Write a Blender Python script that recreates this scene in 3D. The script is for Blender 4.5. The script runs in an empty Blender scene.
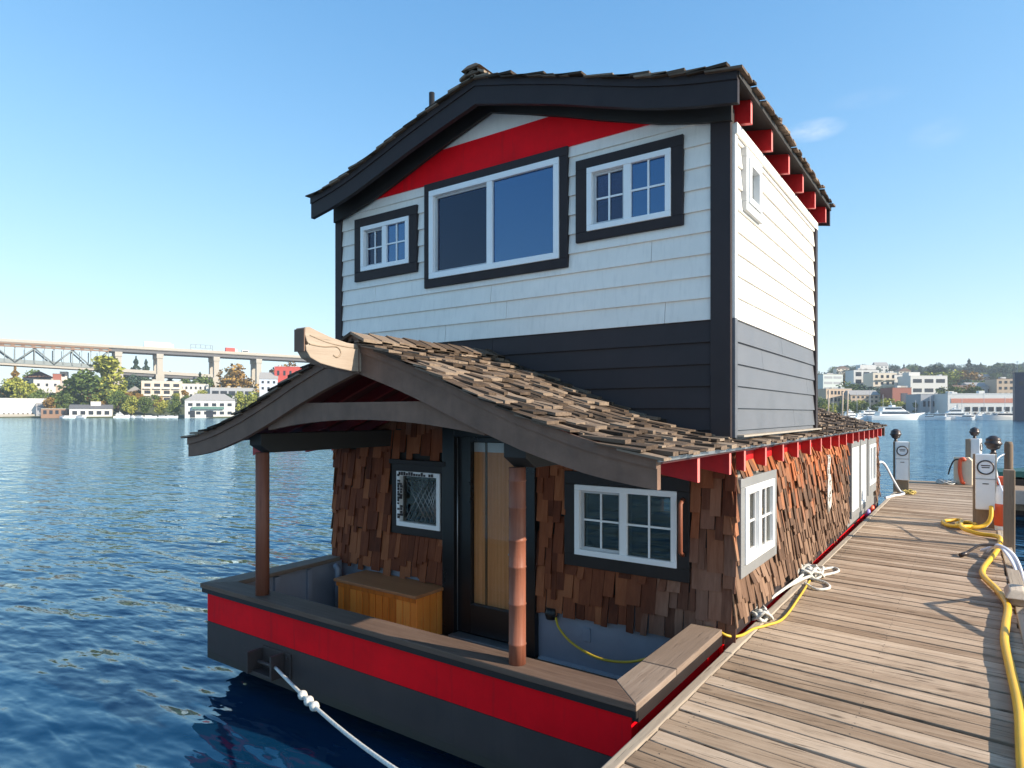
import bpy, bmesh, math, random
from mathutils import Vector, Matrix, noise as mnoise
random.seed(7)
R = random.Random(11)
S = bpy.context.scene
COL = S.collection
rad = math.radians
CZ = 2.65                       # camera height above the water
DOCK = 0.85                     # dock top
YAW = rad(35.25)
FW = Vector((-math.sin(YAW), math.cos(YAW), 0)); RT = Vector((math.cos(YAW), math.sin(YAW), 0))
FOC = 648.0
SUN_EL, SUN_AZ = rad(28), math.atan2(1.0, 0.16)     # azimuth measured from +Y towards +X

def P(u, t, z=0.0):             # ground position in the direction of picture column u, t metres ahead
    p = FW*t + RT*(t*(u-512)/FOC); return Vector((p.x, p.y, z))
def H(v, t):                    # height of something seen at row v, t metres ahead
    return CZ + (414-v)*t/FOC

# ------------------------------------------------------------------ mesh builder
class MB:
    def __init__(s): s.v=[]; s.f=[]; s.r=[]; s.sm=[]
    def poly(s, pts, faces, rnd=None, smooth=False):
        o=len(s.v); s.v += [tuple(p) for p in pts]
        if rnd is None: rnd = R.random()
        for f in faces: s.f.append([o+i for i in f]); s.r.append(rnd); s.sm.append(smooth)
        return s
    def hexa(s, p, rnd=None):   # p: 8 points bottom 0-3 then top 4-7
        return s.poly(p, [(0,3,2,1),(4,5,6,7),(0,1,5,4),(1,2,6,5),(2,3,7,6),(3,0,4,7)], rnd)
    def box(s, x0,x1,y0,y1,z0,z1, rnd=None):
        return s.hexa([(x0,y0,z0),(x1,y0,z0),(x1,y1,z0),(x0,y1,z0),(x0,y0,z1),(x1,y0,z1),(x1,y1,z1),(x0,y1,z1)], rnd)
    def mbox(s, m, s0,s1,z0,z1,n0,n1, rnd=None):
        return s.hexa([m(s0,z0,n1),m(s1,z0,n1),m(s1,z0,n0),m(s0,z0,n0),m(s0,z1,n1),m(s1,z1,n1),m(s1,z1,n0),m(s0,z1,n0)], rnd)
    def frame(s, m, s0,s1,z0,z1,w,n0,n1):
        s.mbox(m,s0,s1,z0,z0+w,n0,n1); s.mbox(m,s0,s1,z1-w,z1,n0,n1)
        s.mbox(m,s0,s0+w,z0+w,z1-w,n0,n1); s.mbox(m,s1-w,s1,z0+w,z1-w,n0,n1); return s
    def prism(s, prof, a, b, mp, rnd=None):   # profile polygon (list of 2d) extruded from a to b through mp(p,q,depth)
        n=len(prof); pts=[mp(p,q,a) for p,q in prof]+[mp(p,q,b) for p,q in prof]
        fs=[tuple(range(n))[::-1], tuple(range(n,2*n))]+[(i,(i+1)%n,n+(i+1)%n,n+i) for i in range(n)]
        return s.poly(pts, fs, rnd)
    def strip(s, top, bot, a, b, mp, rnd=None):  # band between two equal-length polylines, extruded
        for i in range(len(top)-1):
            q=[bot[i],bot[i+1],top[i+1],top[i]]
            s.hexa([mp(*bot[i],a),mp(*bot[i+1],a),mp(*bot[i+1],b),mp(*bot[i],b),mp(*top[i],a),mp(*top[i+1],a),mp(*top[i+1],b),mp(*top[i],b)], rnd)
        return s
    def tube(s, pts, r, seg=8, rnd=None, cap=True, radii=None):
        pts=[Vector(p) for p in pts]; n=len(pts); rings=[]; up=Vector((0,0,1)); prev=None
        if rnd is None: rnd=R.random()
        for i,p in enumerate(pts):
            d=(pts[min(i+1,n-1)]-pts[max(i-1,0)]).normalized()
            if prev is None:
                a=d.cross(up)
                if a.length<1e-3: a=d.cross(Vector((1,0,0)))
            else: a=prev-d*prev.dot(d)
            a.normalize(); prev=a; b=d.cross(a)
            rr = radii[i] if radii else r
            rings.append([p+a*(math.cos(2*math.pi*k/seg)*rr)+b*(math.sin(2*math.pi*k/seg)*rr) for k in range(seg)])
        o=len(s.v)
        for rg in rings: s.v += [tuple(q) for q in rg]
        for i in range(n-1):
            for k in range(seg):
                k2=(k+1)%seg; s.f.append([o+i*seg+k,o+i*seg+k2,o+(i+1)*seg+k2,o+(i+1)*seg+k]); s.r.append(rnd); s.sm.append(True)
        if cap:
            s.f.append([o+k for k in range(seg)][::-1]); s.r.append(rnd); s.sm.append(False)
            s.f.append([o+(n-1)*seg+k for k in range(seg)]); s.r.append(rnd); s.sm.append(False)
        return s
    def lathe(s, prof, c=(0,0,0), seg=16, rnd=None, smooth=True):
        if rnd is None: rnd=R.random()
        o=len(s.v); n=len(prof)
        for r,z in prof:
            for k in range(seg):
                a=2*math.pi*k/seg; s.v.append((c[0]+r*math.cos(a), c[1]+r*math.sin(a), c[2]+z))
        for i in range(n-1):
            for k in range(seg):
                k2=(k+1)%seg; s.f.append([o+i*seg+k,o+i*seg+k2,o+(i+1)*seg+k2,o+(i+1)*seg+k]); s.r.append(rnd); s.sm.append(smooth)
        s.f.append([o+k for k in range(seg)][::-1]); s.r.append(rnd); s.sm.append(False)
        s.f.append([o+(n-1)*seg+k for k in range(seg)]); s.r.append(rnd); s.sm.append(False)
        return s
    def build(s, name, mat, parent=None, bevel=0, loc=None, recalc=True):
        me=bpy.data.meshes.new(name); me.from_pydata(s.v,[],s.f)
        at=me.attributes.new('rnd','FLOAT','FACE'); at.data.foreach_set('value', s.r)
        me.polygons.foreach_set('use_smooth', s.sm)
        if recalc:
            bm=bmesh.new(); bm.from_mesh(me); bmesh.ops.recalc_face_normals(bm, faces=bm.faces); bm.to_mesh(me); bm.free()
        me.materials.append(mat); me.update()
        o=bpy.data.objects.new(name, me); COL.objects.link(o)
        if parent: o.parent=parent
        if loc: o.location=loc
        if bevel:
            b=o.modifiers.new('bevel','BEVEL'); b.width=bevel; b.segments=2; b.limit_method='ANGLE'
        return o

def smooth(pts,n=8):
    pts=[Vector(p) for p in pts]; out=[]
    for i in range(len(pts)-1):
        p0=pts[max(i-1,0)];p1=pts[i];p2=pts[i+1];p3=pts[min(i+2,len(pts)-1)]
        for k in range(n):
            t_=k/n; out.append(.5*((2*p1)+(-p0+p2)*t_+(2*p0-5*p1+4*p2-p3)*t_*t_+(-p0+3*p1-3*p2+p3)*t_**3))
    out.append(pts[-1]); return out

def tag(o, label=None, cat=None, group=None, kind=None):
    if label: o['label']=label
    if cat: o['category']=cat
    if group: o['group']=group
    if kind: o['kind']=kind
    return o
def empty(name, loc=(0,0,0), rz=0, label=None, cat=None, group=None):
    o=bpy.data.objects.new(name,None); COL.objects.link(o); o.location=loc; o.rotation_euler=(0,0,rz); o.empty_display_size=.2
    return tag(o,label,cat,group)
def copy_tree(o, parent=None):
    c=o.copy(); COL.objects.link(c)
    if parent: c.parent=parent
    for ch in list(o.children): copy_tree(ch,c)
    return c

# ------------------------------------------------------------------ materials
class NT:
    def __init__(s, name):
        s.m=bpy.data.materials.new(name); s.m.use_nodes=True; s.n=s.m.node_tree.nodes; s.l=s.m.node_tree.links
        s.b=s.n['Principled BSDF']; s.out=s.n['Material Output']; s.tc=None
    def node(s,t,**k):
        n=s.n.new(t)
        for a,b in k.items(): setattr(n,a,b)
        return n
    def link(s,a,b): s.l.new(a,b)
    def coord(s, scale=(1,1,1), kind='Object', rot=(0,0,0)):
        if not s.tc: s.tc=s.node('ShaderNodeTexCoord')
        mp=s.node('ShaderNodeMapping'); mp.inputs['Scale'].default_value=scale; mp.inputs['Rotation'].default_value=rot
        s.link(s.tc.outputs[kind], mp.inputs['Vector']); return mp.outputs[0]
    def noise(s, vec, scale=5, det=4, rough=.55, dist=0):
        n=s.node('ShaderNodeTexNoise'); n.inputs['Scale'].default_value=scale; n.inputs['Detail'].default_value=det
        n.inputs['Roughness'].default_value=rough; n.inputs['Distortion'].default_value=dist; s.link(vec,n.inputs['Vector']); return n.outputs['Fac']
    def ramp(s, fac, stops, interp='LINEAR'):
        r=s.node('ShaderNodeValToRGB'); e=r.color_ramp; e.interpolation=interp
        while len(e.elements)<len(stops): e.elements.new(.5)
        for el,(p,c) in zip(e.elements,stops): el.position=p; el.color=(*c,1) if len(c)==3 else c
        s.link(fac,r.inputs[0]); return r.outputs[0]
    def mix(s, f, a, b, mode='MIX'):
        m=s.node('ShaderNodeMix', data_type='RGBA', blend_type=mode)
        for i,x in ((0,f),(6,a),(7,b)):
            if isinstance(x,(int,float)): m.inputs[i].default_value=x
            elif isinstance(x,tuple): m.inputs[i].default_value=(*x,1)
            else: s.link(x,m.inputs[i])
        return m.outputs[2]
    def math(s, op, a, b=0, c=0, clamp=False):
        m=s.node('ShaderNodeMath', operation=op); m.use_clamp=clamp
        for i,x in enumerate((a,b,c)):
            if isinstance(x,(int,float)): m.inputs[i].default_value=x
            else: s.link(x,m.inputs[i])
        return m.outputs[0]
    def attr(s, name='rnd'):
        a=s.node('ShaderNodeAttribute'); a.attribute_name=name; return a.outputs['Fac']
    def bump(s, h, strength=.3, dist=.01, prev=None):
        b=s.node('ShaderNodeBump'); b.inputs['Strength'].default_value=strength; b.inputs['Distance'].default_value=dist
        s.link(h,b.inputs['Height'])
        if prev: s.link(prev,b.inputs['Normal'])
        s.link(b.outputs[0], s.b.inputs['Normal']); return b.outputs[0]
    def base(s,c):
        if isinstance(c,tuple): s.b.inputs['Base Color'].default_value=(*c,1)
        else: s.link(c,s.b.inputs['Base Color'])
    def rough(s,r):
        if isinstance(r,(int,float)): s.b.inputs['Roughness'].default_value=r
        else: s.link(r,s.b.inputs['Roughness'])

def paint(name, c, rough=.5, var=.18, scale=6, bump=.12, streak=0, spec=.5):
    t=NT(name); v=t.coord()
    n1=t.noise(v,scale,5,.6); n2=t.noise(t.coord((9,9,1.2)),3,4,.6)
    d=tuple(x*(1-var) for x in c); l=tuple(min(1,x*(1+var*.6)) for x in c)
    col=t.ramp(n1,[(.3,d),(.7,l)])
    if streak:
        col=t.mix(t.math('MULTIPLY',t.ramp(n2,[(.5,(0,0,0)),(.75,(1,1,1))]),streak), col, tuple(x*.55+.02 for x in c))
    rn=t.math('MULTIPLY_ADD',t.attr(),.10,.95); cb=t.node('ShaderNodeCombineXYZ')
    for q in range(3): t.link(rn,cb.inputs[q])
    col=t.mix(1.0,col,cb.outputs[0],'MULTIPLY')
    t.base(col); t.rough(t.math('MULTIPLY_ADD',n1,.25,rough-.12)); t.b.inputs['Specular IOR Level'].default_value=spec
    t.bump(t.noise(t.coord((1,1,1)),60,4,.6),bump,.004); return t.m

def plain(name,c,rough=.5,metal=0,var=.1):
    t=NT(name); n=t.noise(t.coord(),3,3); t.base(t.ramp(n,[(.3,tuple(x*(1-var) for x in c)),(.7,tuple(min(1,x*(1+var)) for x in c))]))
    t.rough(rough); t.b.inputs['Metallic'].default_value=metal; return t.m

def grain_wood(name, stops, axis='x', scale=1.0, rough=.75, crack=.5, bump=.5, rv=.5, fine=1.0, knots=False):
    """weathered timber: streaky grain along an axis, tone changed board by board through rnd"""
    t=NT(name); lo,hi=1.2*scale,26*scale
    sc={'x':(lo,hi,hi),'y':(hi,lo,hi),'z':(hi,hi,lo)}[axis]
    rnd=t.attr(); add=t.node('ShaderNodeVectorMath',operation='ADD'); v=t.coord(sc)
    cm=t.node('ShaderNodeCombineXYZ'); k=t.math('MULTIPLY',rnd,83.0)
    for i in range(3): t.link(k,cm.inputs[i])
    t.link(v,add.inputs[0]); t.link(cm.outputs[0],add.inputs[1]); vec=add.outputs[0]
    g=t.noise(vec,1.0,6,.65,.4); g2=t.noise(vec,3.3*fine,3,.6); big=t.noise(t.coord((1,1,1)),2.2,4,.6)
    f=t.math('ADD',t.math('MULTIPLY',g,.55),t.math('MULTIPLY',big,.25))
    f=t.math('ADD',f,t.math('MULTIPLY',t.math('SUBTRACT',rnd,.5),rv)); f=t.math('ADD',f,.1)
    col=t.ramp(f,stops)
    cr=t.ramp(g2,[(.28,(1,1,1)),(.40,(0,0,0))])
    col=t.mix(t.math('MULTIPLY',cr,crack),col,tuple(x*.3 for x in stops[0][1]))
    if knots:
        vo=t.node('ShaderNodeTexVoronoi'); vo.inputs['Scale'].default_value=1.0; t.link(t.coord({'x':(2.2,6.5,1),'y':(6.5,2.2,1),'z':(6.5,6.5,2.2)}[axis]),vo.inputs['Vector'])
        kd=t.math('ADD',vo.outputs['Distance'],t.math('MULTIPLY',t.math('SUBTRACT',g,.5),.12))
        col=t.mix(t.math('MULTIPLY',t.ramp(kd,[(.05,(1,1,1)),(.13,(0,0,0))]),.7),col,tuple(x*.45 for x in stops[0][1]))
        st=t.noise(t.coord((1,1,1)),.9,5,.65); col=t.mix(t.math('MULTIPLY',t.ramp(st,[(.50,(0,0,0)),(.68,(1,1,1))]),.35),col,tuple(x*1.1 for x in stops[0][1]))
    t.base(col); t.rough(rough); t.b.inputs['Specular IOR Level'].default_value=.25
    h=t.math('SUBTRACT',t.math('ADD',t.math('MULTIPLY',g,.6),t.math('MULTIPLY',g2,.4)),t.math('MULTIPLY',cr,.5))
    t.bump(h,bump,.008); return t.m

def shingle_mat(name, side):
    t=NT(name); rnd=t.attr(); v=t.coord((34,34,2.2))
    add=t.node('ShaderNodeVectorMath',operation='ADD'); cm=t.node('ShaderNodeCombineXYZ'); k=t.math('MULTIPLY',rnd,61.0)
    for i in range(3): t.link(k,cm.inputs[i])
    t.link(v,add.inputs[0]); t.link(cm.outputs[0],add.inputs[1])
    g=t.noise(add.outputs[0],1,5,.65); big=t.noise(t.coord(),1.6,3,.6)
    rnd2=t.math('FRACT',t.math('MULTIPLY',rnd,7.31))
    red=t.ramp(t.math('ADD',t.math('MULTIPLY',g,.5),t.math('MULTIPLY',rnd,.55)),
        [(.1,(.040,.011,.006)),(.4,(.15,.040,.017)),(.65,(.25,.074,.030)),(.95,(.38,.14,.058))])
    ora=t.ramp(t.math('ADD',t.math('MULTIPLY',g,.5),t.math('MULTIPLY',rnd,.5)),
        [(.1,(.12,.035,.014)),(.5,(.33,.10,.036)),(.9,(.46,.19,.08))])
    gry=t.ramp(t.math('ADD',t.math('MULTIPLY',g,.55),t.math('MULTIPLY',rnd2,.5)),
        [(.1,(.045,.024,.014)),(.5,(.145,.083,.052)),(.9,(.30,.19,.125))])
    sx=t.node('ShaderNodeSeparateXYZ'); t.link(t.coord(),sx.inputs[0]); z=sx.outputs[2]
    if side=='front':      # the corner nearest the dock has greyed
        x=sx.outputs[0]
        w=t.math('MULTIPLY',t.math('SMOOTH_MIN',1.0,t.math('MULTIPLY',t.math('ADD',x,2.5),1.4),.2),t.math('MULTIPLY',t.math('SUBTRACT',2.35,z),.9))
        w=t.math('ADD',w,t.math('MULTIPLY',t.math('SUBTRACT',rnd2,.6),.5),clamp=True)
        gry=t.ramp(t.math('ADD',t.math('MULTIPLY',g,.55),t.math('MULTIPLY',rnd2,.5)),[(.1,(.05,.026,.018)),(.5,(.15,.078,.052)),(.9,(.30,.185,.135))])
        col=t.mix(t.math('MULTIPLY',w,.8),red,gry)
    else:                  # weathered grey low down, fresh orange cedar kept under the eave
        w=t.math('MULTIPLY',t.math('SUBTRACT',z,1.66),1.6)
        w=t.math('ADD',w,t.math('MULTIPLY',t.math('SUBTRACT',rnd2,.52),1.3))
        w=t.math('ADD',w,t.math('MULTIPLY',t.math('SUBTRACT',big,.5),2.4),clamp=True)
        col=t.mix(w,gry,ora)
    t.base(col); t.rough(.8); t.b.inputs['Specular IOR Level'].default_value=.2
    t.bump(g,.55,.006); return t.m

def glass_mat(name, ior=1.9, tint=(.55,.6,.62),refl=(.9,.95,1)):
    t=NT(name); t.n.remove(t.b)
    tr=t.node('ShaderNodeBsdfTransparent'); tr.inputs[0].default_value=(*tint,1)
    gl=t.node('ShaderNodeBsdfGlossy'); gl.inputs['Roughness'].default_value=.01; gl.inputs[0].default_value=(*refl,1)
    bp=t.node('ShaderNodeBump'); bp.inputs['Strength'].default_value=.04; bp.inputs['Distance'].default_value=.02
    t.link(t.noise(t.coord(),1.5,1),bp.inputs['Height']); t.link(bp.outputs[0],gl.inputs['Normal'])
    fr=t.node('ShaderNodeFresnel'); fr.inputs[0].default_value=ior
    mx=t.node('ShaderNodeMixShader'); t.link(fr.outputs[0],mx.inputs[0]); t.link(tr.outputs[0],mx.inputs[1]); t.link(gl.outputs[0],mx.inputs[2])
    t.link(mx.outputs[0],t.out.inputs[0]); return t.m

def leaf_mat(name, a, b, c):
    t=NT(name); rnd=t.attr(); oi=t.node('ShaderNodeObjectInfo')
    f=t.math('ADD',t.math('MULTIPLY',rnd,.7),t.math('MULTIPLY',oi.outputs['Random'],.3))
    t.base(t.ramp(f,[(0,a),(.5,b),(1,c)])); t.rough(.7); t.b.inputs['Specular IOR Level'].default_value=.2
    return t.m

M={}
M['charcoal']=paint('charcoal_paint',(.034,.026,.027),.55,.22,4,.15,.3,.2)
M['blacktrim']=paint('black_trim_paint',(.020,.0155,.0145),.5,.2,5,.15,.2,.3)
M['barge']=paint('weathered_dark_paint',(.185,.112,.080),.65,.25,5,.25,.4,.2)
M['white']=paint('white_siding_paint',(.84,.785,.71),.5,.06,3,.1,.22)
M['slate']=paint('slate_siding_paint',(.040,.031,.032),.55,.18,3,.1,.3,.2)
M['vinyl']=plain('white_vinyl',(.86,.86,.85),.32,0,.03)
M['red']=paint('red_paint',(.56,.004,.010),.5,.12,2.5,.1,.0,.15)
M['redtail']=paint('red_rafter_paint',(.50,.010,.012),.45,.25,9,.2,.25,.4)
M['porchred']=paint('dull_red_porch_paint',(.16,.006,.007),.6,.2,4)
M['tailend']=plain('sunlit_red_tail_ends',(.62,.16,.14),.7)  # paler red: sunlight on the rafter tail ends put into the colour
M['hull']=paint('dark_hull_paint',(.066,.055,.050),.5,.2,2.2,.12,.25,.4)
def hullpaint(name,c,grow,spec):
    t=NT(name); sx=t.node('ShaderNodeSeparateXYZ'); t.link(t.coord(),sx.inputs[0]); n1=t.noise(t.coord(),2.2,5,.6); n2=t.noise(t.coord((.8,.8,9)),3.5,5,.65); n3=t.noise(t.coord((7,7,.7)),2,4,.6)
    col=t.ramp(n1,[(.3,tuple(x*.82 for x in c)),(.7,tuple(x*1.12 for x in c))])
    col=t.mix(t.math('MULTIPLY',t.ramp(n3,[(.58,(0,0,0)),(.72,(1,1,1))]),.35),col,tuple(x*.5+.012 for x in c))
    col=t.mix(t.math('MULTIPLY',t.ramp(n2,[(.69,(0,0,0)),(.76,(1,1,1))]),.30),col,tuple(min(1,x*.6+.22) for x in c))
    if grow:
        g=t.math('ADD',t.math('MULTIPLY',t.math('SUBTRACT',.33,sx.outputs[2]),7.0),t.math('MULTIPLY',t.math('SUBTRACT',n1,.5),2.2),clamp=True)
        col=t.mix(t.math('MULTIPLY',g,.6),col,(.035,.04,.022))
    t.base(col); t.rough(t.math('MULTIPLY_ADD',n1,.3,.36)); t.b.inputs['Specular IOR Level'].default_value=spec
    t.bump(t.noise(t.coord((1,1,1)),5,4,.6),.12,.02); return t.m
M['red']=hullpaint('red_boat_paint',(.84,.003,.010),False,.10)
M['hull']=hullpaint('dark_boat_paint',(.058,.043,.039),True,.25)
M['bluegrey']=paint('blue_grey_paint',(.25,.265,.31),.55,.12,3,.12,.1)
M['darkred']=paint('dark_red_soffit',(.055,.007,.007),.7,.3,4)
M['soffit']=paint('dark_soffit',(.022,.019,.017),.7,.3,4)
M['inside']=plain('interior_plaster',(.25,.23,.2),.8)
M['glass']=glass_mat('window_glass',1.7,(.42,.44,.44),(1,.96,.9))
M['glass_up']=glass_mat('upper_window_glass',2.9,(.66,.68,.72),(.38,.62,1))
M['screen']=glass_mat('screened_window_glass',1.7,(.50,.48,.55),(.6,.7,.95))
M['blind']=plain('white_blind',(.62,.62,.6),.6)
M['curtain']=plain('grey_curtain',(.16,.14,.17),.8)
M['shin_f']=shingle_mat('red_cedar_shingles','front')
M['shin_s']=shingle_mat('weathered_cedar_shingles','side')
M['shake']=grain_wood('weathered_roof_shakes',[(.08,(.022,.015,.010)),(.38,(.078,.053,.036)),(.62,(.155,.110,.078)),(.95,(.29,.22,.16))],'x',1.0,.85,.7,.6,.75)
M['dock']=grain_wood('weathered_dock_planks',[(.08,(.10,.064,.040)),(.36,(.28,.195,.128)),(.62,(.44,.33,.235)),(.95,(.64,.52,.40))],'x',.8,.85,.95,.9,.34,knots=True)
M['dockedge']=grain_wood('dock_edge_timber',[(.1,(.22,.17,.125)),(.5,(.42,.35,.27)),(.95,(.6,.52,.43))],'y',.9,.85,.5,.5,.4)
M['timber']=grain_wood('grey_post_timber',[(.1,(.09,.06,.04)),(.5,(.22,.16,.11)),(.95,(.38,.3,.22))],'z',.9,.85,.6,.5,.4)
M['rail']=grain_wood('worn_rail_timber',[(.1,(.055,.033,.024)),(.45,(.125,.080,.058)),(.95,(.27,.19,.14))],'x',1,.75,.5,.4,.3)
M['railside']=grain_wood('worn_rail_timber_side',[(.1,(.12,.085,.06)),(.5,(.225,.165,.125)),(.95,(.40,.32,.255))],'y',1,.75,.4,.4,.3)
M['chest']=grain_wood('knotty_pine',[(.1,(.36,.085,.012)),(.45,(.90,.235,.030)),(.95,(1,.40,.085))],'z',.8,.45,.35,.25,.45)
M['chestlid']=grain_wood('brown_bench_lid',[(.1,(.15,.065,.03)),(.5,(.42,.16,.065)),(.95,(.55,.25,.11))],'x',.8,.5,.2,.2,.2)
M['post']=grain_wood('stained_post_wood',[(.1,(.10,.030,.016)),(.5,(.22,.074,.042)),(.95,(.34,.155,.10))],'z',1.2,.5,.35,.3,.2)
M['ornament']=grain_wood('carved_pale_wood',[(.1,(.17,.125,.09)),(.45,(.33,.26,.20)),(.95,(.5,.42,.34))],'y',1.0,.7,.35,.35,.1)
M['deck']=grain_wood('deck_boards',[(.1,(.08,.05,.03)),(.5,(.17,.11,.07)),(.95,(.26,.18,.12))],'x',1,.7,.4,.3,.3)
M['bamboo']=grain_wood('bamboo_blind_slats',[(.1,(.46,.175,.06)),(.5,(.74,.31,.115)),(.95,(.9,.48,.22))],'z',2.5,.6,.3,.3,.2)
M['steel']=plain('galvanised_steel',(.42,.43,.44),.4,.8,.15)
M['blackm']=plain('black_metal',(.02,.02,.02),.45,.3)
M['rope']=None
def rope_mat(name,c,f=90):
    t=NT(name); n=t.noise(t.coord(),f,2); t.base(t.ramp(n,[(.35,tuple(x*.6 for x in c)),(.6,c)])); t.rough(.8); t.bump(n,.5,.006); return t.m
M['rope']=rope_mat('white_rope',(.72,.70,.64)); M['ropey']=rope_mat('pale_yellow_rope',(.62,.47,.14))
M['yellow']=plain('yellow_rubber',(.70,.40,.015),.45,0,.12)
M['cord']=plain('yellow_cord',(.62,.42,.03),.45)
M['hosew']=plain('white_hose',(.72,.72,.74),.4)
M['ped']=plain('pedestal_white_enamel',(.84,.83,.80),.4,0,.04)
M['pedback']=plain('pedestal_cream',(.62,.54,.42),.5)
M['globe']=plain('bronze_lamp',(.07,.055,.05),.35,.4)
M['orange']=plain('orange_float',(.75,.10,.03),.45)
M['cream']=plain('cream_box',(.70,.58,.42),.5)
M['grn']=plain('green_canvas',(.01,.07,.05),.5)
M['brownhull']=plain('brown_hull',(.06,.04,.03),.5)

# ------------------------------------------------------------------ world, sun, camera
w=bpy.data.worlds.new('World'); S.world=w; w.use_nodes=True
n=w.node_tree.nodes; l=w.node_tree.links; bg=n['Background']
sky=n.new('ShaderNodeTexSky'); sky.sky_type='NISHITA'; sky.sun_disc=False; sky.sun_elevation=SUN_EL; sky.sun_rotation=SUN_AZ
sky.air_density=1.0; sky.dust_density=.15; sky.ozone_density=4.0; sky.altitude=30
def cdir(u,v):
    d=FW+RT*((u-512)/FOC)+Vector((0,0,(414-v)/FOC)); return d.normalized()
tc=n.new('ShaderNodeTexCoord')
def wmath(op,a,b=0,clamp=False):
    m=n.new('ShaderNodeMath'); m.operation=op; m.use_clamp=clamp
    for i,x in enumerate((a,b)):
        if isinstance(x,(int,float)): m.inputs[i].default_value=x
        else: l.new(x,m.inputs[i])
    return m.outputs[0]
def wisp(u,v,sx,sy,amt,seed):
    """one wisp of cirrus, placed by its direction in the sky"""
    c=cdir(u,v); e1=Vector((0,0,1)).cross(c).normalized()*-1; e2=c.cross(e1).normalized()
    if e2.z<0: e2=-e2
    outs=[]
    for e,s_ in ((e1,sx),(e2,sy)):
        dp=n.new('ShaderNodeVectorMath'); dp.operation='DOT_PRODUCT'; l.new(tc.outputs['Generated'],dp.inputs[0]); dp.inputs[1].default_value=e
        outs.append(wmath('DIVIDE',wmath('SUBTRACT',dp.outputs['Value'],c.dot(e)),s_))
    fr=n.new('ShaderNodeVectorMath'); fr.operation='DOT_PRODUCT'; l.new(tc.outputs['Generated'],fr.inputs[0]); fr.inputs[1].default_value=c
    ns=n.new('ShaderNodeTexNoise'); ns.inputs['Scale'].default_value=1; ns.inputs['Detail'].default_value=6; ns.inputs['Roughness'].default_value=.6
    mp=n.new('ShaderNodeMapping'); mp.inputs['Scale'].default_value=(28,28,75); mp.inputs['Location'].default_value=(seed,seed*2,0); l.new(tc.outputs['Generated'],mp.inputs[0]); l.new(mp.outputs[0],ns.inputs['Vector'])
    r2=wmath('ADD',wmath('MULTIPLY',outs[0],outs[0]),wmath('MULTIPLY',outs[1],outs[1]))
    f=wmath('SUBTRACT',1.0,r2,True)
    f=wmath('MULTIPLY',f,wmath('MULTIPLY',wmath('SUBTRACT',ns.outputs['Fac'],.3,True),3.2,True))
    f=wmath('MULTIPLY',f,wmath('GREATER_THAN',fr.outputs['Value'],.5))
    return wmath('MULTIPLY',f,amt)
f=wmath('ADD',wisp(815,130,.040,.015,.15,3.1),wmath('ADD',wisp(938,134,.034,.02,.03,8.0),wisp(868,98,.05,.012,.02,5.0)),True)
mx=n.new('ShaderNodeMix'); mx.data_type='RGBA'; l.new(f,mx.inputs[0]); l.new(sky.outputs[0],mx.inputs[6]); mx.inputs[7].default_value=(7.5,7.9,8.4,1)
hs=n.new('ShaderNodeHueSaturation'); hs.inputs['Saturation'].default_value=1.27
vm=n.new('ShaderNodeVectorMath'); vm.operation='MULTIPLY_ADD'; vm.inputs[1].default_value=(.17,.17,.17); vm.inputs[2].default_value=(.78,.78,.78); l.new(mx.outputs[2],vm.inputs[0])
vd=n.new('ShaderNodeVectorMath'); vd.operation='DIVIDE'; l.new(mx.outputs[2],vd.inputs[0]); l.new(vm.outputs[0],vd.inputs[1])
l.new(vd.outputs[0],hs.inputs['Color']); l.new(hs.outputs[0],bg.inputs[0]); bg.inputs[1].default_value=.15

sl=bpy.data.lights.new('sun','SUN'); sl.energy=3.5; sl.angle=rad(.55); sl.color=(1,.88,.72)
so=bpy.data.objects.new('sun',sl); COL.objects.link(so)
sd=Vector((math.sin(SUN_AZ)*math.cos(SUN_EL),math.cos(SUN_AZ)*math.cos(SUN_EL),math.sin(SUN_EL)))
so.rotation_euler=sd.to_track_quat('Z','Y').to_euler(); so.location=(30,5,30)

cam=bpy.data.cameras.new('camera'); co=bpy.data.objects.new('camera',cam); COL.objects.link(co); S.camera=co
co.location=(0,0,CZ); co.rotation_euler=(rad(90),0,YAW); cam.sensor_width=36; cam.lens=36*FOC/1024; cam.shift_y=30/1024
cam.clip_start=.05; cam.clip_end=20000
S.view_settings.view_transform='Standard'; S.view_settings.look='None'; S.view_settings.exposure=1.33; S.view_settings.gamma=1

# ------------------------------------------------------------------ water
t=NT('lake_water'); 
def wnoise(sc,scale,det,rot=0,dist=0):
    return t.noise(t.coord(sc,'Object',(0,0,rot)),scale,det,.42,dist)
a1=wnoise((1,2.3,1),.70,1.6,YAW+.18,.25); a2=wnoise((1,2.6,1),2.1,1.6,YAW-.12,.2); a3=wnoise((1,1.7,1),6,2,YAW+.1)
a0=wnoise((1,1.6,1),.06,2,YAW)
h=t.math('ADD',t.math('MULTIPLY',a1,1.0),t.math('ADD',t.math('MULTIPLY',a2,.36),t.math('MULTIPLY',a3,.03)))
h=t.math('MULTIPLY',h,t.math('MULTIPLY_ADD',a0,1.2,.4))
t.bump(h,1.0,.14)
nb=t.b.inputs['Normal'].links[0].from_socket
t.n.remove(t.b)
df=t.node('ShaderNodeBsdfDiffuse'); df.inputs[0].default_value=(.002,.026,.066,1)
gl=t.node('ShaderNodeBsdfGlossy'); gl.inputs[0].default_value=(.68,.90,1,1); gl.inputs['Roughness'].default_value=.06; t.link(nb,gl.inputs['Normal'])
fr=t.node('ShaderNodeFresnel'); fr.inputs[0].default_value=1.68; t.link(nb,fr.inputs['Normal'])
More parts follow.
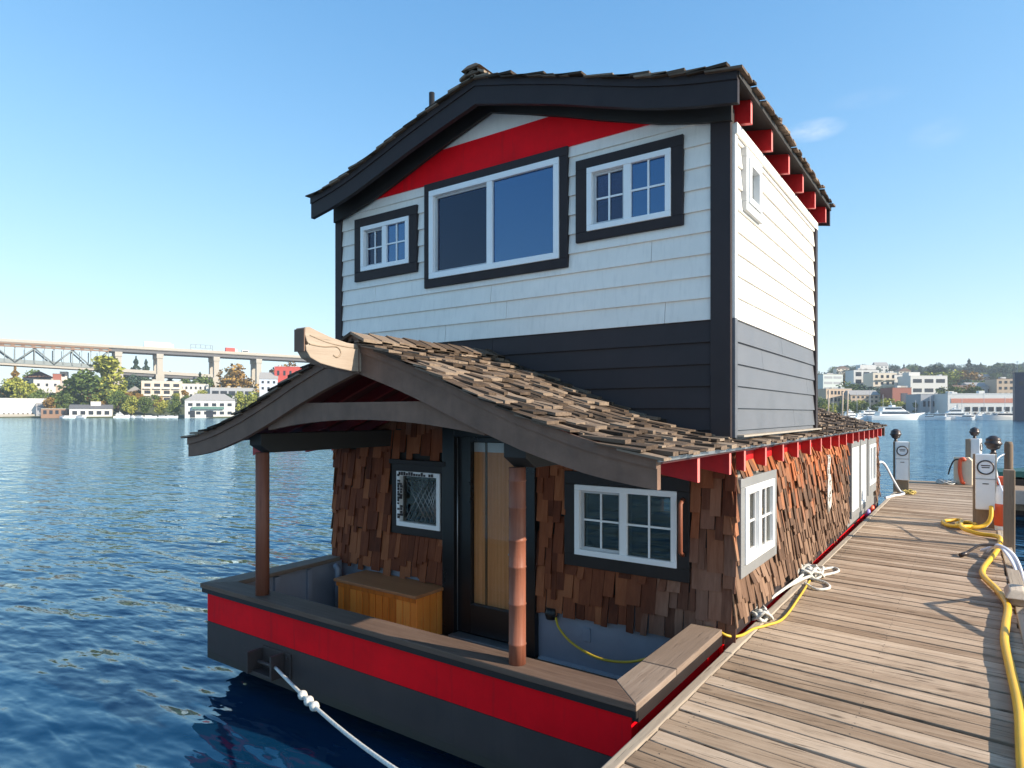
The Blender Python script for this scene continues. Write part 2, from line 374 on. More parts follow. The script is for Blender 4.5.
mx_=t.node('ShaderNodeMixShader'); t.link(fr.outputs[0],mx_.inputs[0]); t.link(df.outputs[0],mx_.inputs[1]); t.link(gl.outputs[0],mx_.inputs[2]); t.link(mx_.outputs[0],t.out.inputs[0])
M['water']=t.m
wm=MB(); wm.poly([(-4000,-4000,0),(4000,-4000,0),(4000,4000,0),(-4000,4000,0)],[(0,1,2,3)])
tag(wm.build('water',M['water']),kind='structure')

# ------------------------------------------------------------------ terrain round the lake
def th_of(x,y):
    t_=x*FW.x+y*FW.y; s_=x*RT.x+y*RT.y; return math.atan2(s_,t_)
def sm(a,b,x):
    k=max(0,min(1,(x-a)/(b-a))); return k*k*(3-2*k)
def rshore(th):
    k=sm(rad(-5),rad(20),th) ; d=430*(1-k)+322*k
    c=max(.6,math.cos(th)) if abs(th)<rad(60) else .6
    return d/c
HT=[(0,1),(60,2),(140,5),(290,13),(450,27),(620,45),(800,60),(1000,71),(1500,80),(3000,90)]
def gz(x,y):
    r=math.hypot(x,y); th=th_of(x,y); s_=r-rshore(th)
    if s_<0: return max(-4,-1+s_*.05)
    k=sm(rad(-5),rad(20),th)*(1-sm(rad(70),rad(110),th))
    hl=24*(1-math.exp(-s_/135)); hr=0
    for (a,za),(b,zb_) in zip(HT,HT[1:]):
        if a<=s_<=b: hr=za+(zb_-za)*(s_-a)/(b-a)
    if s_>3000: hr=90
    return .9+(hl*(1-k)+hr*k)*sm(4,40,s_)+ (mnoise.noise(Vector((x*.008,y*.008,0)))*2*sm(80,250,s_))
tm=MB(); NA=220; rings=[-8,0,1,8,20,40,70,110,160,220,300,400,550,750,1000,1400,2200,3200]
pts=[]
for s_ in rings:
    for i in range(NA):
        th=-math.pi+2*math.pi*i/NA; r=rshore(th)+s_
        d=FW*math.cos(th)+RT*math.sin(th); x,y=d.x*r,d.y*r
        pts.append((x,y,-1.5 if s_<0 else (.25 if s_==0 else gz(x,y))))
fs=[(j*NA+i,j*NA+(i+1)%NA,(j+1)*NA+(i+1)%NA,(j+1)*NA+i) for j in range(len(rings)-1) for i in range(NA)]
tm.poly(pts,fs,.5,True)
t=NT('hillside_ground'); g=t.noise(t.coord(),.03,5); g2=t.noise(t.coord(),.25,3)
t.base(t.mix(g2,t.ramp(g,[(.35,(.05,.07,.025)),(.55,(.11,.11,.05)),(.7,(.22,.19,.14))]),(.06,.08,.03))); t.rough(.9)
tag(tm.build('terrain',t.m),kind='structure')

# ================================================================== HOUSEBOAT
XC=-3.9; XL,XR=-6.25,-1.55; YF,YB=5.2,15.0; YUB=8.53
Fm=lambda s,z,n_: (s,YF-n_,z)
Rm=lambda s,z,n_: (XR+n_,s,z)
Lm=lambda s,z,n_: (XL-n_,s,z)
Bm=lambda s,z,n_: (s,YB+n_,z)
boat=empty('houseboat',(0,0,0),0,'two storey houseboat with white upper siding, shingled lower walls and red striped hull','houseboat')

def interp(tab,d):
    for (d0,z0),(d1,z1) in zip(tab,tab[1:]):
        if d<=d1: 
            k=(d-d0)/(d1-d0); return z0+(z1-z0)*k
    (d0,z0),(d1,z1)=tab[-2],tab[-1]; return z1+(z1-z0)/(d1-d0)*(d-d1)
LOW=[(0,.545),(.4,.42),(.77,.285),(1.15,.13),(1.53,-.012),(1.96,-.145),(2.22,-.205),(2.47,-.25)]
UPP=[(0,3.205),(.45,3.085),(.95,2.94),(1.35,2.81),(1.75,2.685),(2.1,2.60),(2.47,2.535)]
lowz=lambda d: CZ+interp(LOW,d)
uppz=lambda d: CZ+interp(UPP,d)
DL=2.475

# ---- hull
m=MB(); yf=3.53; xl,xr=-6.22,-1.63; zt=.585; zd=.283
prof=[(yf,zd),(yf,.22),(yf+1.5,-.5),(YB,-.5),(YB+.15,zd)]
m.prism(prof,xl,xr,lambda p,q,d:(d,p,q))
m.box(xl,xr,yf,yf+.10,zd+.001,zt); m.box(xl,xl+.10,yf+.10,YB+.1,zd+.001,zt); m.box(xr-.10,xr,yf+.10,YB+.1,zd+.001,zt)
hull=m.build('hull',M['hull'],boat)
m=MB(); th=.10
m.box(xl,xr,yf,yf+th,zt+.002,.918); m.box(xl,xl+th,yf+th,YF-.06,zt+.002,.918); m.box(xr-th,xr,yf+th,YF-.06,zt+.002,.918)
m.box(xr-.02,XR-.045,YF-.05,YB+.1,zt+.002,.9)
m.box(xl,xl+.02,YF-.06,YB+.1,zt+.002,.9)
bul=m.build('bulwark',M['red'],boat,.004)
m=MB()   # liner painted blue-grey on the inside
m.box(xl+th,xr-th,yf+th,yf+th+.012,.332,.915); m.box(xl+th,xl+th+.012,yf+th+.012,YF-.07,.332,.915); m.box(xr-th-.012,xr-th,yf+th+.012,YF-.07,.332,.915)
for y in (4.2,4.62): m.box(xl+th+.012,xl+th+.05,y,y+.06,.332,.9)
m.build('bulwark_liner',M['bluegrey'],bul)
m=MB(); m.tube([(xl+th+.16,4.95,.34),(xl+th+.16,4.95,.86),(xl+th+.11,4.95,.9)],.035,10); m.tube([(xl+th+.26,5.02,.34),(xl+th+.26,5.02,.80)],.03,10)
m.build('drain_pipe',M['bluegrey'],bul)
# rail caps
z0,z1=.92,.965
m=MB(); o_=.05; wd=.25
m.poly([(xl-o_,yf-o_,z0),(xr+o_,yf-o_,z0),(xr+o_-wd,yf-o_+wd,z0),(xl-o_+wd,yf-o_+wd,z0),(xl-o_,yf-o_,z1),(xr+o_,yf-o_,z1),(xr+o_-wd,yf-o_+wd,z1),(xl-o_+wd,yf-o_+wd,z1)],
  [(0,3,2,1),(4,5,6,7),(0,1,5,4),(1,2,6,5),(2,3,7,6),(3,0,4,7)],.35)
m.build('rail_cap',M['rail'],bul,.006)
m=MB()
ym=4.12
m.poly([(xr+o_,yf-o_+.003,z0),(xr+o_,ym,z0),(xr+o_-wd,ym,z0),(xr+o_-wd,yf-o_+wd+.003,z0),(xr+o_,yf-o_+.003,z1),(xr+o_,ym,z1),(xr+o_-wd,ym,z1),(xr+o_-wd,yf-o_+wd+.003,z1)],
  [(0,3,2,1),(4,5,6,7),(0,1,5,4),(1,2,6,5),(2,3,7,6),(3,0,4,7)],.75)
m.box(xr+o_-wd,xr+o_,ym+.006,YF-.12,z0,z1+.003,.4)
m.build('rail_cap',M['railside'],bul,.006)
m=MB()
m.poly([(xl-o_,yf-o_+.003,z0),(xl-o_,YF-.12,z0),(xl-o_+wd*.8,YF-.12,z0),(xl-o_+wd,yf-o_+wd+.003,z0),(xl-o_,yf-o_+.003,z1),(xl-o_,YF-.12,z1),(xl-o_+wd*.8,YF-.12,z1),(xl-o_+wd,yf-o_+wd+.003,z1)],
  [(0,1,2,3),(4,7,6,5),(0,4,5,1),(1,5,6,2),(2,6,7,3),(3,7,4,0)],.2)
m.build('rail_cap',M['railside'],bul,.006)
m=MB(); m.box(xl-.045,xr+.045,yf-.035,yf-.002,.872,.918); m.box(xr+.002,xr+.045,yf-.002,YF-.1,.84,.918); m.box(xl-.035,xl-.002,yf-.002,YF-.1,.872,.918)
m.build('rail_moulding',M['blacktrim'],bul,.004)
# deck floor
m=MB()
y=yf+th+.013
while y<YF-.02:
    m.box(xl+th+.013,xr-th-.013,y,min(y+.135,YF-.004),.29,.33); y+=.14
m.build('deck',M['deck'],boat)
# mooring bracket on the bow
m=MB(); bx=-5.02
m.box(bx-.26,bx+.16,yf-.014,yf-.003,.32,.54); m.box(bx-.27,bx-.245,yf-.17,yf-.02,.33,.52); m.box(bx+.05,bx+.075,yf-.15,yf-.02,.33,.54)
m.box(bx-.245,bx+.05,yf-.13,yf-.02,.325,.35); m.tube([(bx-.2,yf-.09,.43),(bx+.09,yf-.09,.43)],.016,8)
for dx,dz in ((.12,.36),(.12,.5)): m.tube([(bx+dx,yf-.014,dz),(bx+dx,yf-.03,dz)],.013,6)
m.build('mooring_bracket',M['hull'],hull,.003)

# ---- walls (sheathing with real openings)
def wall(mp,s0,s1,z0,z1,ops,th,mat,name='wall',extra=None):
    ss=sorted({s0,s1,*[a for o in ops for a in o[:2]]}); zz=sorted({z0,z1,*[a for o in ops for a in o[2:]]}); m=MB()
    for a,b in zip(ss,ss[1:]):
        for c,d in zip(zz,zz[1:]):
            x,y=(a+b)/2,(c+d)/2
            if any(o[0]<x<o[1] and o[2]<y<o[3] for o in ops): continue
            m.mbox(mp,a,b,c,d,-th,0)
    if extra: extra(m)
    return m.build(name,mat,boat)
# openings (white-frame outer edges)
W_UL=(-5.80,-5.02,4.30,4.83); W_UC=(-4.73,-3.10,4.085,5.035); W_UR=(-2.82,-2.02,4.285,4.865)
W_LL=(-5.213,-4.56,1.407,2.026); W_LR=(-2.94,-1.966,1.372,2.018); DOOR=(-4.36,-3.50,.36,2.42)
W_RS=(5.37,6.32,1.42,2.06); W_US=(5.50,5.86,4.39,4.77)
def gab(m):
    N=12
    top=[(-DL+.12)+2*(DL-.12)*i/(2*N) for i in range(2*N+1)]
    tp=[(XC+d,uppz(abs(d))-.05) for d in top if XL<=XC+d<=XR]; bt=[(x,5.10) for x,_ in tp]
    tp=[(x,max(z,5.101)) for x,z in tp]
    m.strip(tp,bt,-.1,0,lambda p,q,d:Fm(p,q,d))
wf=wall(Fm,XL,XR,.33,5.10,[W_UL,W_UC,W_UR,W_LL,W_LR,DOOR],.10,M['soffit'],extra=gab)
m=MB(); m.mbox(Fm,XL,-4.52,.335,1.0,.001,.006); m.build('base_panel',M['bluegrey'],wf)
m=MB(); m.mbox(Fm,-3.36,-1.64,.335,1.0,.001,.006); m.build('base_panel',M['bluegrey'],wf)
wr=wall(Rm,YF+.1,YB,.93,2.40,[W_RS,(13.1,14.05,1.36,2.1)],.10,M['inside'])
wl=wall(Lm,YF+.1,YB,.6,2.40,[],.10,M['inside'])
wu=wall(Rm,YF+.1,YUB,2.402,4.945,[W_US],.10,M['inside'])
wall(Lm,YF+.1,YUB,2.402,4.945,[],.10,M['inside'])
wb=wall(Bm,XL,XR,.6,2.35,[],.1,M['inside'])
m=MB(); m.box(XL+.1,XR-.1,YUB-.1,YUB,2.4,5.1)
N=10; tp=[]; 
for i in range(2*N+1):
    d=-2.3+4.6*i/(2*N); tp.append((XC+d,uppz(abs(d))-.05))
m.strip([(x,max(z,5.102)) for x,z in tp],[(x,5.1) for x,z in tp],YUB-.1,YUB,lambda p,q,d:(p,d,q))
wub=m.build('wall',M['slate'],boat)

# ---- lap siding on the upper storey
EXP=.178
LR=random.Random(41)
def laps(mp,s0,s1,z0,z1,ops,clip=None,topclip=None):
    m=MB(); z=z0
    while z<z1-.01:
        ze=min(z+EXP,z1); cuts=[]; x=s0+LR.uniform(.4,3.2)
        while x<s1-.3: cuts.append(x); x+=LR.uniform(2.2,3.7)
        rects=[]; a=s0
        for c in cuts+[s1]:
            rects.append((a,c-(.004 if c<s1 else 0),z,ze)); a=c
        for o in ops:
            nr=[]
            for (a,b,c,d) in rects:
                if o[1]<=a or o[0]>=b or o[3]<=c or o[2]>=d: nr.append((a,b,c,d)); continue
                if o[0]>a: nr.append((a,o[0],c,d))
                if o[1]<b: nr.append((o[1],b,c,d))
                aa,bb=max(a,o[0]),min(b,o[1])
                if o[2]>c: nr.append((aa,bb,c,o[2]))
                if o[3]<d: nr.append((aa,bb,o[3],d))
            rects=nr
        th=lambda q:.030-.018*(q-z)/EXP
        for a,b,c,d in rects:
            for a2,b2 in (clip(z,ze,a,b) if clip else [(a,b)]):
                if b2-a2<.01 or d-c<.004: continue
                m.hexa([mp(a2,c,th(c)),mp(b2,c,th(c)),mp(b2,c,0),mp(a2,c,0),mp(a2,d,th(d)),mp(b2,d,th(d)),mp(b2,d,0),mp(a2,d,0)])
        z+=EXP
    return m
ZW=3.41
def clip_low(z,ze,a,b):          # only where the boards rise out of the lower roof
    d=None
    for i in range(60):
        dd=i*.045
        if lowz(dd)+.03<ze: d=dd; break
    if d is None: return []
    if d==0: return [(a,b)]
    return [(a,min(b,XC-d)),(max(a,XC+d),b)]
def clip_up(z,ze,a,b):           # below the upper roof
    d=None
    for i in range(80):
        dd=2.45-i*.03
        if uppz(dd)-.06>ze: d=dd; break
    if d is None: return []
    return [(max(a,XC-d),min(b,XC+d))]
TR=[(-5.91,-4.91,4.20,4.93),(-4.80,-3.018,4.0,5.115),(-2.933,-1.923,4.205,4.95)]
z_d0=ZW-EXP*6
laps(Fm,XL+.10,XR-.15,z_d0,ZW,[],clip_low).build('lap_siding',M['slate'],wf)
laps(Fm,XL+.10,XR-.15,ZW,ZW+EXP*9+.1,[W_UL,W_UC,W_UR],lambda z,ze,a,b:clip_up(z,ze,a,b) if ze>5.0 else [(a,b)]).build('lap_siding',M['white'],wf)
# gable: red band and white peak, smooth boards
def gable_poly(zlo,zhi,n0,n1,inset=.055):
    m=MB(); xs=[XC-2.3+4.6*i/92 for i in range(93)]
    top=[];bot=[]
    for x in xs:
        zt_=min(zhi,uppz(abs(x-XC))-inset)
        if zt_>zlo+.004: top.append((x,zt_)); bot.append((x,zlo))
    cut=[]
    m.strip(top,bot,n0,n1,lambda p,q,d:Fm(p,q,d),.5); return m
RB0,RB1=5.112,5.44
def band(m_lo,m_hi):
    return None
m=gable_poly(RB0,RB1,.0,.036); m.build('gable_band',M['red'],wf)
m=gable_poly(RB1+.001,6.2,.0,.030); m.build('gable_peak',M['white'],wf)
m=MB(); m.strip([(XC-2.3+.05*i,min(RB0-.001,uppz(abs(-2.3+.05*i))-.055)) for i in range(93)],[(XC-2.3+.05*i,5.0) for i in range(93)],0,.008,lambda p,q,d:Fm(p,q,d)); m.build('frieze_board',M['white'],wf)
# corner boards
zb=2.46
m=MB(); m.mbox(Fm,XR-.15,XR+.012,zb,5.19,0,.042); m.build('corner_board',M['slate'],wf,.004)
m=MB(); m.mbox(Fm,XL-.012,XL+.10,zb,5.19,0,.042); m.build('corner_board',M['slate'],wf,.004)
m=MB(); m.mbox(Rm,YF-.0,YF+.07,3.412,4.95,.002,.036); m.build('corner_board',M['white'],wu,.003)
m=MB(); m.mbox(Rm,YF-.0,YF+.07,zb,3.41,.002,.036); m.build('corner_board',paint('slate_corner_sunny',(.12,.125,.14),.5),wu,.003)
m=MB(); m.mbox(Rm,YUB-.09,YUB+.02,zb,4.95,.002,.045); m.build('corner_board',M['slate'],wu,.003)
USO=[W_US]
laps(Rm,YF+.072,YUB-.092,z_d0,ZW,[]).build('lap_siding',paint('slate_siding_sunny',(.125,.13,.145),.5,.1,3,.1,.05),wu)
laps(Rm,YF+.072,YUB-.092,ZW,4.945,USO).build('lap_siding',M['white'],wu)
laps(Lm,YF,YUB,z_d0,4.945,[]).build('lap_siding',M['white'],wl)

# ---- windows
def window(mp,fr,trim,mat_trim,layout,glass,n_tr=.05,fw=.05,cover=None,grid=(2,2),mul=.5,curt=None):
    s0,s1,z0,z1=fr; a0,a1,c0,c1=trim; m=MB()
    m.mbox(mp,a0,a1,c0,z0+.005,0,n_tr); m.mbox(mp,a0,a1,z1-.005,c1,0,n_tr); m.mbox(mp,a0,s0+.005,z0+.005,z1-.005,0,n_tr); m.mbox(mp,s1-.005,a1,z0+.005,z1-.005,0,n_tr)
    win=m.build('window',mat_trim,boat,.004)
    m=MB(); m.frame(mp,s0+.006,s1-.006,z0+.006,z1-.006,fw,-.09,n_tr+.012)
    mid=s0+(s1-s0)*mul
    if layout=='slider': m.mbox(mp,mid-.035,mid+.035,z0+fw,z1-fw,-.05,n_tr+.006)
    elif layout=='double': m.mbox(mp,mid-.035,mid+.035,z0+fw,z1-fw,-.05,n_tr+.006)
    m.build('window_frame',M['vinyl'],win,.004)
    panes=[(s0+fw,mid-.03),(mid+.03,s1-fw)] if layout in('slider','double') else [(s0+fw,s1-fw)]
    for i,(a,b) in enumerate(panes):
        nn=n_tr-.045 if i==0 else n_tr-.02
        p=MB(); p.mbox(mp,a,b,z0+fw-.005,z1-fw+.005,nn-.006,nn); p.build('pane',M['screen'] if (i==0 and glass is M['glass_up']) else glass,win)
        if i==0 and layout=='slider':
            sm_=MB(); sm_.frame(mp,a+.004,b,z0+fw+.002,z1-fw-.002,.028,n_tr-.06,n_tr-.03); sm_.build('sash',plain('grey_vinyl',(.5,.5,.5),.4),win)
        if grid:
            g=MB(); gx,gz_=grid
            for k in range(1,gx): x=a+(b-a)*k/gx; g.mbox(mp,x-.008,x+.008,z0+fw,z1-fw,nn+.001,nn+.012)
            for k in range(1,gz_): z=z0+(z1-z0)*k/gz_; g.mbox(mp,a,b,z-.008,z+.008,nn+.001,nn+.0115)
            g.build('muntin',M['vinyl'],win)
    if cover:
        for (ca,cb,cc,cd,kind) in cover:
            m=MB()
            if kind=='blind':
                z=cc
                while z<cd: m.hexa([mp(ca,z,-.045),mp(cb,z,-.045),mp(cb,z+.004,-.03),mp(ca,z+.004,-.03),mp(ca,z+.019,-.04),mp(cb,z+.019,-.04),mp(cb,z+.021,-.028),mp(ca,z+.021,-.028)]); z+=.026
                m.build('blind',M['blind'],win)
            else:
                N=24; tp=[(ca+(cb-ca)*i/N,-.06+.015*math.sin(i*1.9)) for i in range(N+1)]
                for (x0,n0),(x1,n1) in zip(tp,tp[1:]): m.hexa([mp(x0,cc,n0),mp(x1,cc,n1),mp(x1,cc,n1-.004),mp(x0,cc,n0-.004),mp(x0,cd,n0),mp(x1,cd,n1),mp(x1,cd,n1-.004),mp(x0,cd,n0-.004)])
                m.build('curtain',M['curtain' if kind=='curtain' else 'blind'],win)
    return win
wn=window(Fm,W_UL,TR[0],M['charcoal'],'slider',M['glass_up'],grid=(2,2),cover=[(-5.8,-5.0,4.32,4.82,'blind')])
wn['label']='small upper window at the water side'
window(Fm,W_UC,TR[1],M['charcoal'],'slider',M['glass_up'],fw=.06,grid=None,mul=.5,cover=[(-3.9,-3.1,4.86,5.02,'blind'),(-4.7,-3.93,4.1,5.02,'curtain')])['label']='wide upper sliding window'
window(Fm,W_UR,TR[2],M['charcoal'],'slider',M['glass_up'],grid=(2,2),cover=[(-2.8,-2.02,4.56,4.86,'blind')])['label']='small upper window at the dock side'
window(Rm,W_US,(5.43,5.93,4.32,4.84),plain('grey_trim',(.42,.43,.43),.5),'fixed',M['glass'],grid=None,n_tr=.06,cover=[(5.5,5.86,4.4,4.76,'blind')])['label']='narrow side window with pale grey trim'
window(Fm,W_LL,(-5.285,-4.49,1.325,2.10),M['blacktrim'],'fixed',M['glass'],fw=.05,grid=None,n_tr=.05,cover=None)['label']='small window with lace edging beside the door'
window(Fm,W_LR,(-3.045,-1.865,1.27,2.13),M['blacktrim'],'slider',M['glass'],fw=.05,n_tr=.06)['label']='lower sliding window beside the dock corner'
gt=plain('grey_trim_side',(.21,.21,.205),.55)
window(Rm,W_RS,(5.27,6.43,1.33,2.13),gt,'slider',M['glass'],fw=.06,n_tr=.062,grid=(2,2),cover=[(5.4,5.82,1.45,2.04,'sheer')])['label']='sunlit side window facing the dock'
window(Rm,(13.1,14.05,1.36,2.1),(13.0,14.15,1.2,2.2),gt,'slider',M['glass'],fw=.06,n_tr=.085,grid=(2,1))['label']='farthest side window'
for a,b in ((11.1,11.85),(12.1,12.75)):
    m=MB(); m.frame(Rm,a-.09,b+.09,1.05,2.22,.09,.002,.085); dd=m.build('shutter_panel',gt,boat,.004)
    m=MB(); m.mbox(Rm,a,b,1.14,2.13,.002,.06); m.frame(Rm,a,b,1.14,2.13,.05,.06,.075); m.build('panel_board',M['vinyl'],dd)
# lace edging of little tiles on the small lower window
m=MB(); RR=random.Random(5)
s0,s1,z0,z1=W_LL
for k in range(16):
    for j in range(2):
        if RR.random()<.75:
            x=s0+.03+j*.045; z=z0+.09+k*.031; m.mbox(Fm,x,x+.022+RR.random()*.018,z,z+.02+RR.random()*.01,.064,.070)
for k in range(15):
    if RR.random()<.8:
        x=s0+.05+k*.037; m.mbox(Fm,x,x+.025,z1-.05,z1-.03+RR.random()*.02,.064,.070)
m.build('lace_edging',M['charcoal'],[o for o in boat.children if o.get('label','').startswith('small window with lace')][0])
m=MB(); 
for k in range(7):
    a=s0+.13+k*.07
    for sgn in (1,-1):
        xa=a; za=z0+.08 if sgn>0 else z1-.1; xb=min(s1-.06,a+.28); zb_=z0+.5 if sgn>0 else z0+.12
        m.tube([Fm(xa,za,.036),Fm(xb,zb_,.036)],.004,5)
m.build('lattice',M['steel'],[o for o in boat.children if o.get('label','').startswith('small window with lace')][0])
m=MB(); m.mbox(Fm,-5.30,-4.475,2.10,2.15,.0,.085); m.build('head_trim',M['blacktrim'],[o for o in boat.children if o.get('label','').startswith('small window with lace')][0],.006)

# ---- door
dx0,dx1,dz0,dz1=DOOR
m=MB(); m.mbox(Fm,-4.52,dx0+.002,.34,2.60,0,.075); m.mbox(Fm,dx1-.002,-3.36,.34,2.60,0,.075); m.mbox(Fm,dx0+.002,dx1-.002,dz1-.003,2.60,0,.075)
m.mbox(Fm,dx0+.0,dx0+.17,dz0+.04,dz1-.004,-.06,.012); m.mbox(Fm,dx1-.15,dx1,dz0+.04,dz1-.004,-.06,.012)
m.mbox(Fm,dx0+.17,dx1-.15,dz0+.04,dz0+.34,-.06,.012); m.mbox(Fm,dx0+.17,dx1-.15,dz1-.06,dz1-.004,-.06,.012)
M['door']=paint('black_door_paint',(.008,.008,.009),.3,.2,3,.05)
door=m.build('door',M['door'],boat,.005)
m=MB(); m.mbox(Fm,dx0+.16,dx1-.14,dz0+.33,dz1-.05,-.03,-.024); m.build('pane',glass_mat('door_glass',1.28,(.95,.95,.94)),door)
m=MB(); x=dx0+.17
while x<dx1-.15:
    m.mbox(Fm,x,x+.011,dz0+.34,dz1-.16,-.062,-.05); x+=.0125
m.build('bamboo_blind',M['bamboo'],door)
m=MB(); m.mbox(Fm,dx0+.32,dx0+.345,dz0+.34,dz1-.06,-.048,-.040); m.build('blind_cord',plain('brown_cord',(.12,.06,.02)),door)
m=MB(); m.mbox(Fm,dx0+.17,dx1-.15,dz1-.16,dz1-.06,-.066,-.05); m.build('blind_head',M['blind'],door)
m=MB(); m.mbox(Fm,dx0-.02,dx1+.02,.332,.385,.0,.14); m.build('threshold',M['steel'],door,.004)
m=MB(); m.tube([Fm(dx0+.002,.4,.018),Fm(dx0+.002,2.4,.018)],.006,6); m.build('door_seal',M['steel'],door)
m=MB(); m.tube([Fm(dx1-.07,1.28,.01),Fm(dx1-.07,1.28,.06),Fm(dx1-.17,1.28,.065)],.011,8); m.lathe([(.0,0),(.03,0),(.03,.01),(0,.01)],Fm(dx1-.07,1.28,.02),10); m.build('handle',M['steel'],door)
# outlet, cleat-like handle and base mould on the front wall
m=MB(); m.mbox(Fm,-2.88,-2.80,.585,.71,.0,.018); m.build('outlet_cover',M['bluegrey'],wf,.004)
m=MB(); m.lathe([(0,-.05),(.05,-.05),(.06,0),(.05,.05),(0,.05)],Fm(-3.19,.79,.05),10); m.build('outlet_box',M['blackm'],wf)
m=MB(); m.mbox(Fm,-3.34,XR-.04,.332,.352,.0,.045); m.build('base_mould',plain('pale_blue_mould',(.4,.43,.48),.5),wf)
m=MB(); m.tube([Fm(-1.915,1.50,.075),Fm(-1.915,1.53,.13),Fm(-1.915,1.92,.13),Fm(-1.915,1.95,.075)],.02,8); m.build('grab_handle',M['post'],wf)

# ---- cedar shingles
def shingles(mp,s0,s1,z0,ztop,ops,flare=0,course=.205,lift=.030,wmin=.06,wmax=.18,jit=.045,seed=1,dens=1,zcurve=None):
    m=MB(); rr=random.Random(seed); k=0; z=z0
    while z<ztop:
        s=s0-rr.random()*.1
        while s<s1:
            wdt=rr.uniform(wmin,wmax); a=max(s,s0-.02); b=min(s+wdt-.006,s1+.02); s+=wdt
            if b-a<.02: continue
            zb_=z+rr.uniform(-jit,jit*.6); zt_=zb_+course+.11
            if k==0: zb_=z+rr.uniform(-jit*.5,jit*.5)
            c=(a+b)/2; zm=(zb_+.5*course)
            lim=zcurve(c) if zcurve else ztop
            if zb_>lim-.02: continue
            zt_=min(zt_,lim)
            hit=False
            for o in ops:
                if o[0]<b and o[1]>a and o[2]<zt_ and o[3]>zb_:
                    if a<o[0] and c<o[0]: b=o[0]+.002
                    elif b>o[1] and c>o[1]: a=o[1]-.002
                    elif zb_<o[2]-.04: zt_=min(zt_,o[2]+.002)
                    elif zt_>o[3]+.05 and zb_>o[3]-.09: zb_=o[3]-.002
                    else: hit=True
            if hit or b-a<.015 or zt_-zb_<.03: continue
            t0=lift+rr.uniform(-.006,.02); t1=.004+rr.uniform(0,.004); th_=.012
            sk=rr.uniform(-.011,.011)
            fl=lambda zz: flare*max(0,(ztop-zz)/(ztop-z0))**1.6
            p=[mp(a+sk,zb_,t0+fl(zb_)),mp(b+sk,zb_+rr.uniform(-.006,.006),t0+fl(zb_)),mp(b+sk,zb_,t0-th_+fl(zb_)),mp(a+sk,zb_,t0-th_+fl(zb_)),
               mp(a,zt_,t1+.004+fl(zt_)),mp(b,zt_,t1+.004+fl(zt_)),mp(b,zt_,t1-.004+fl(zt_)),mp(a,zt_,t1-.004+fl(zt_))]
            m.hexa(p,rr.random())
        z+=course*rr.uniform(.92,1.08) if dens else course; k+=1
    return m
OPF=[(-5.30,-4.475,1.315,2.10),(-3.045,-1.865,1.27,2.13),(-4.52,-3.36,.3,2.60)]
zc=lambda x: lowz(abs(x-XC))-.045
sh=shingles(Fm,XL-.03,-4.52,.86,3.1,OPF,.02,course=.225,lift=.04,jit=.10,seed=3,zcurve=zc,wmin=.05,wmax=.14); sh2=shingles(Fm,-3.36,XR+.03,.80,3.1,OPF,.02,course=.225,lift=.04,jit=.085,seed=4,zcurve=zc,wmin=.055,wmax=.14)
sh3=shingles(Fm,-4.52,-3.36,2.6,3.1,[],0,seed=9,zcurve=zc)
for q in (sh2,sh3):
    o=len(sh.v); sh.v+=q.v; sh.f+=[[i+o for i in f_] for f_ in q.f]; sh.r+=q.r; sh.sm+=q.sm
sh.build('shingle_cladding',M['shin_f'],wf)
OPR=[(5.27,6.43,1.33,2.13),(11.0,11.95,1.0,2.3),(12.0,12.85,1.0,2.3),(12.95,14.2,1.1,2.3),(10.95,14.3,.9,1.1)]
shingles(Rm,YF-.03,YB,1.0,2.27,OPR,.022,.225,.048,.04,.12,.12,seed=6).build('shingle_cladding',M['shin_s'],wr)
shingles(Lm,YF-.03,YB,.9,2.38,[],.05,.2,.034,.06,.18,.04,seed=8).build('shingle_cladding',M['shin_s'],wl)
m=MB(); m.mbox(Rm,10.95,14.3,.92,2.30,.002,.03); m.build('trim_panel',gt,wr)
# dark kick board under the side shingles
m=MB(); m.box(XR-.04,XR+.005,YF-.02,YB,.86,1.0); m.build('skirt_board',M['charcoal'],wr)

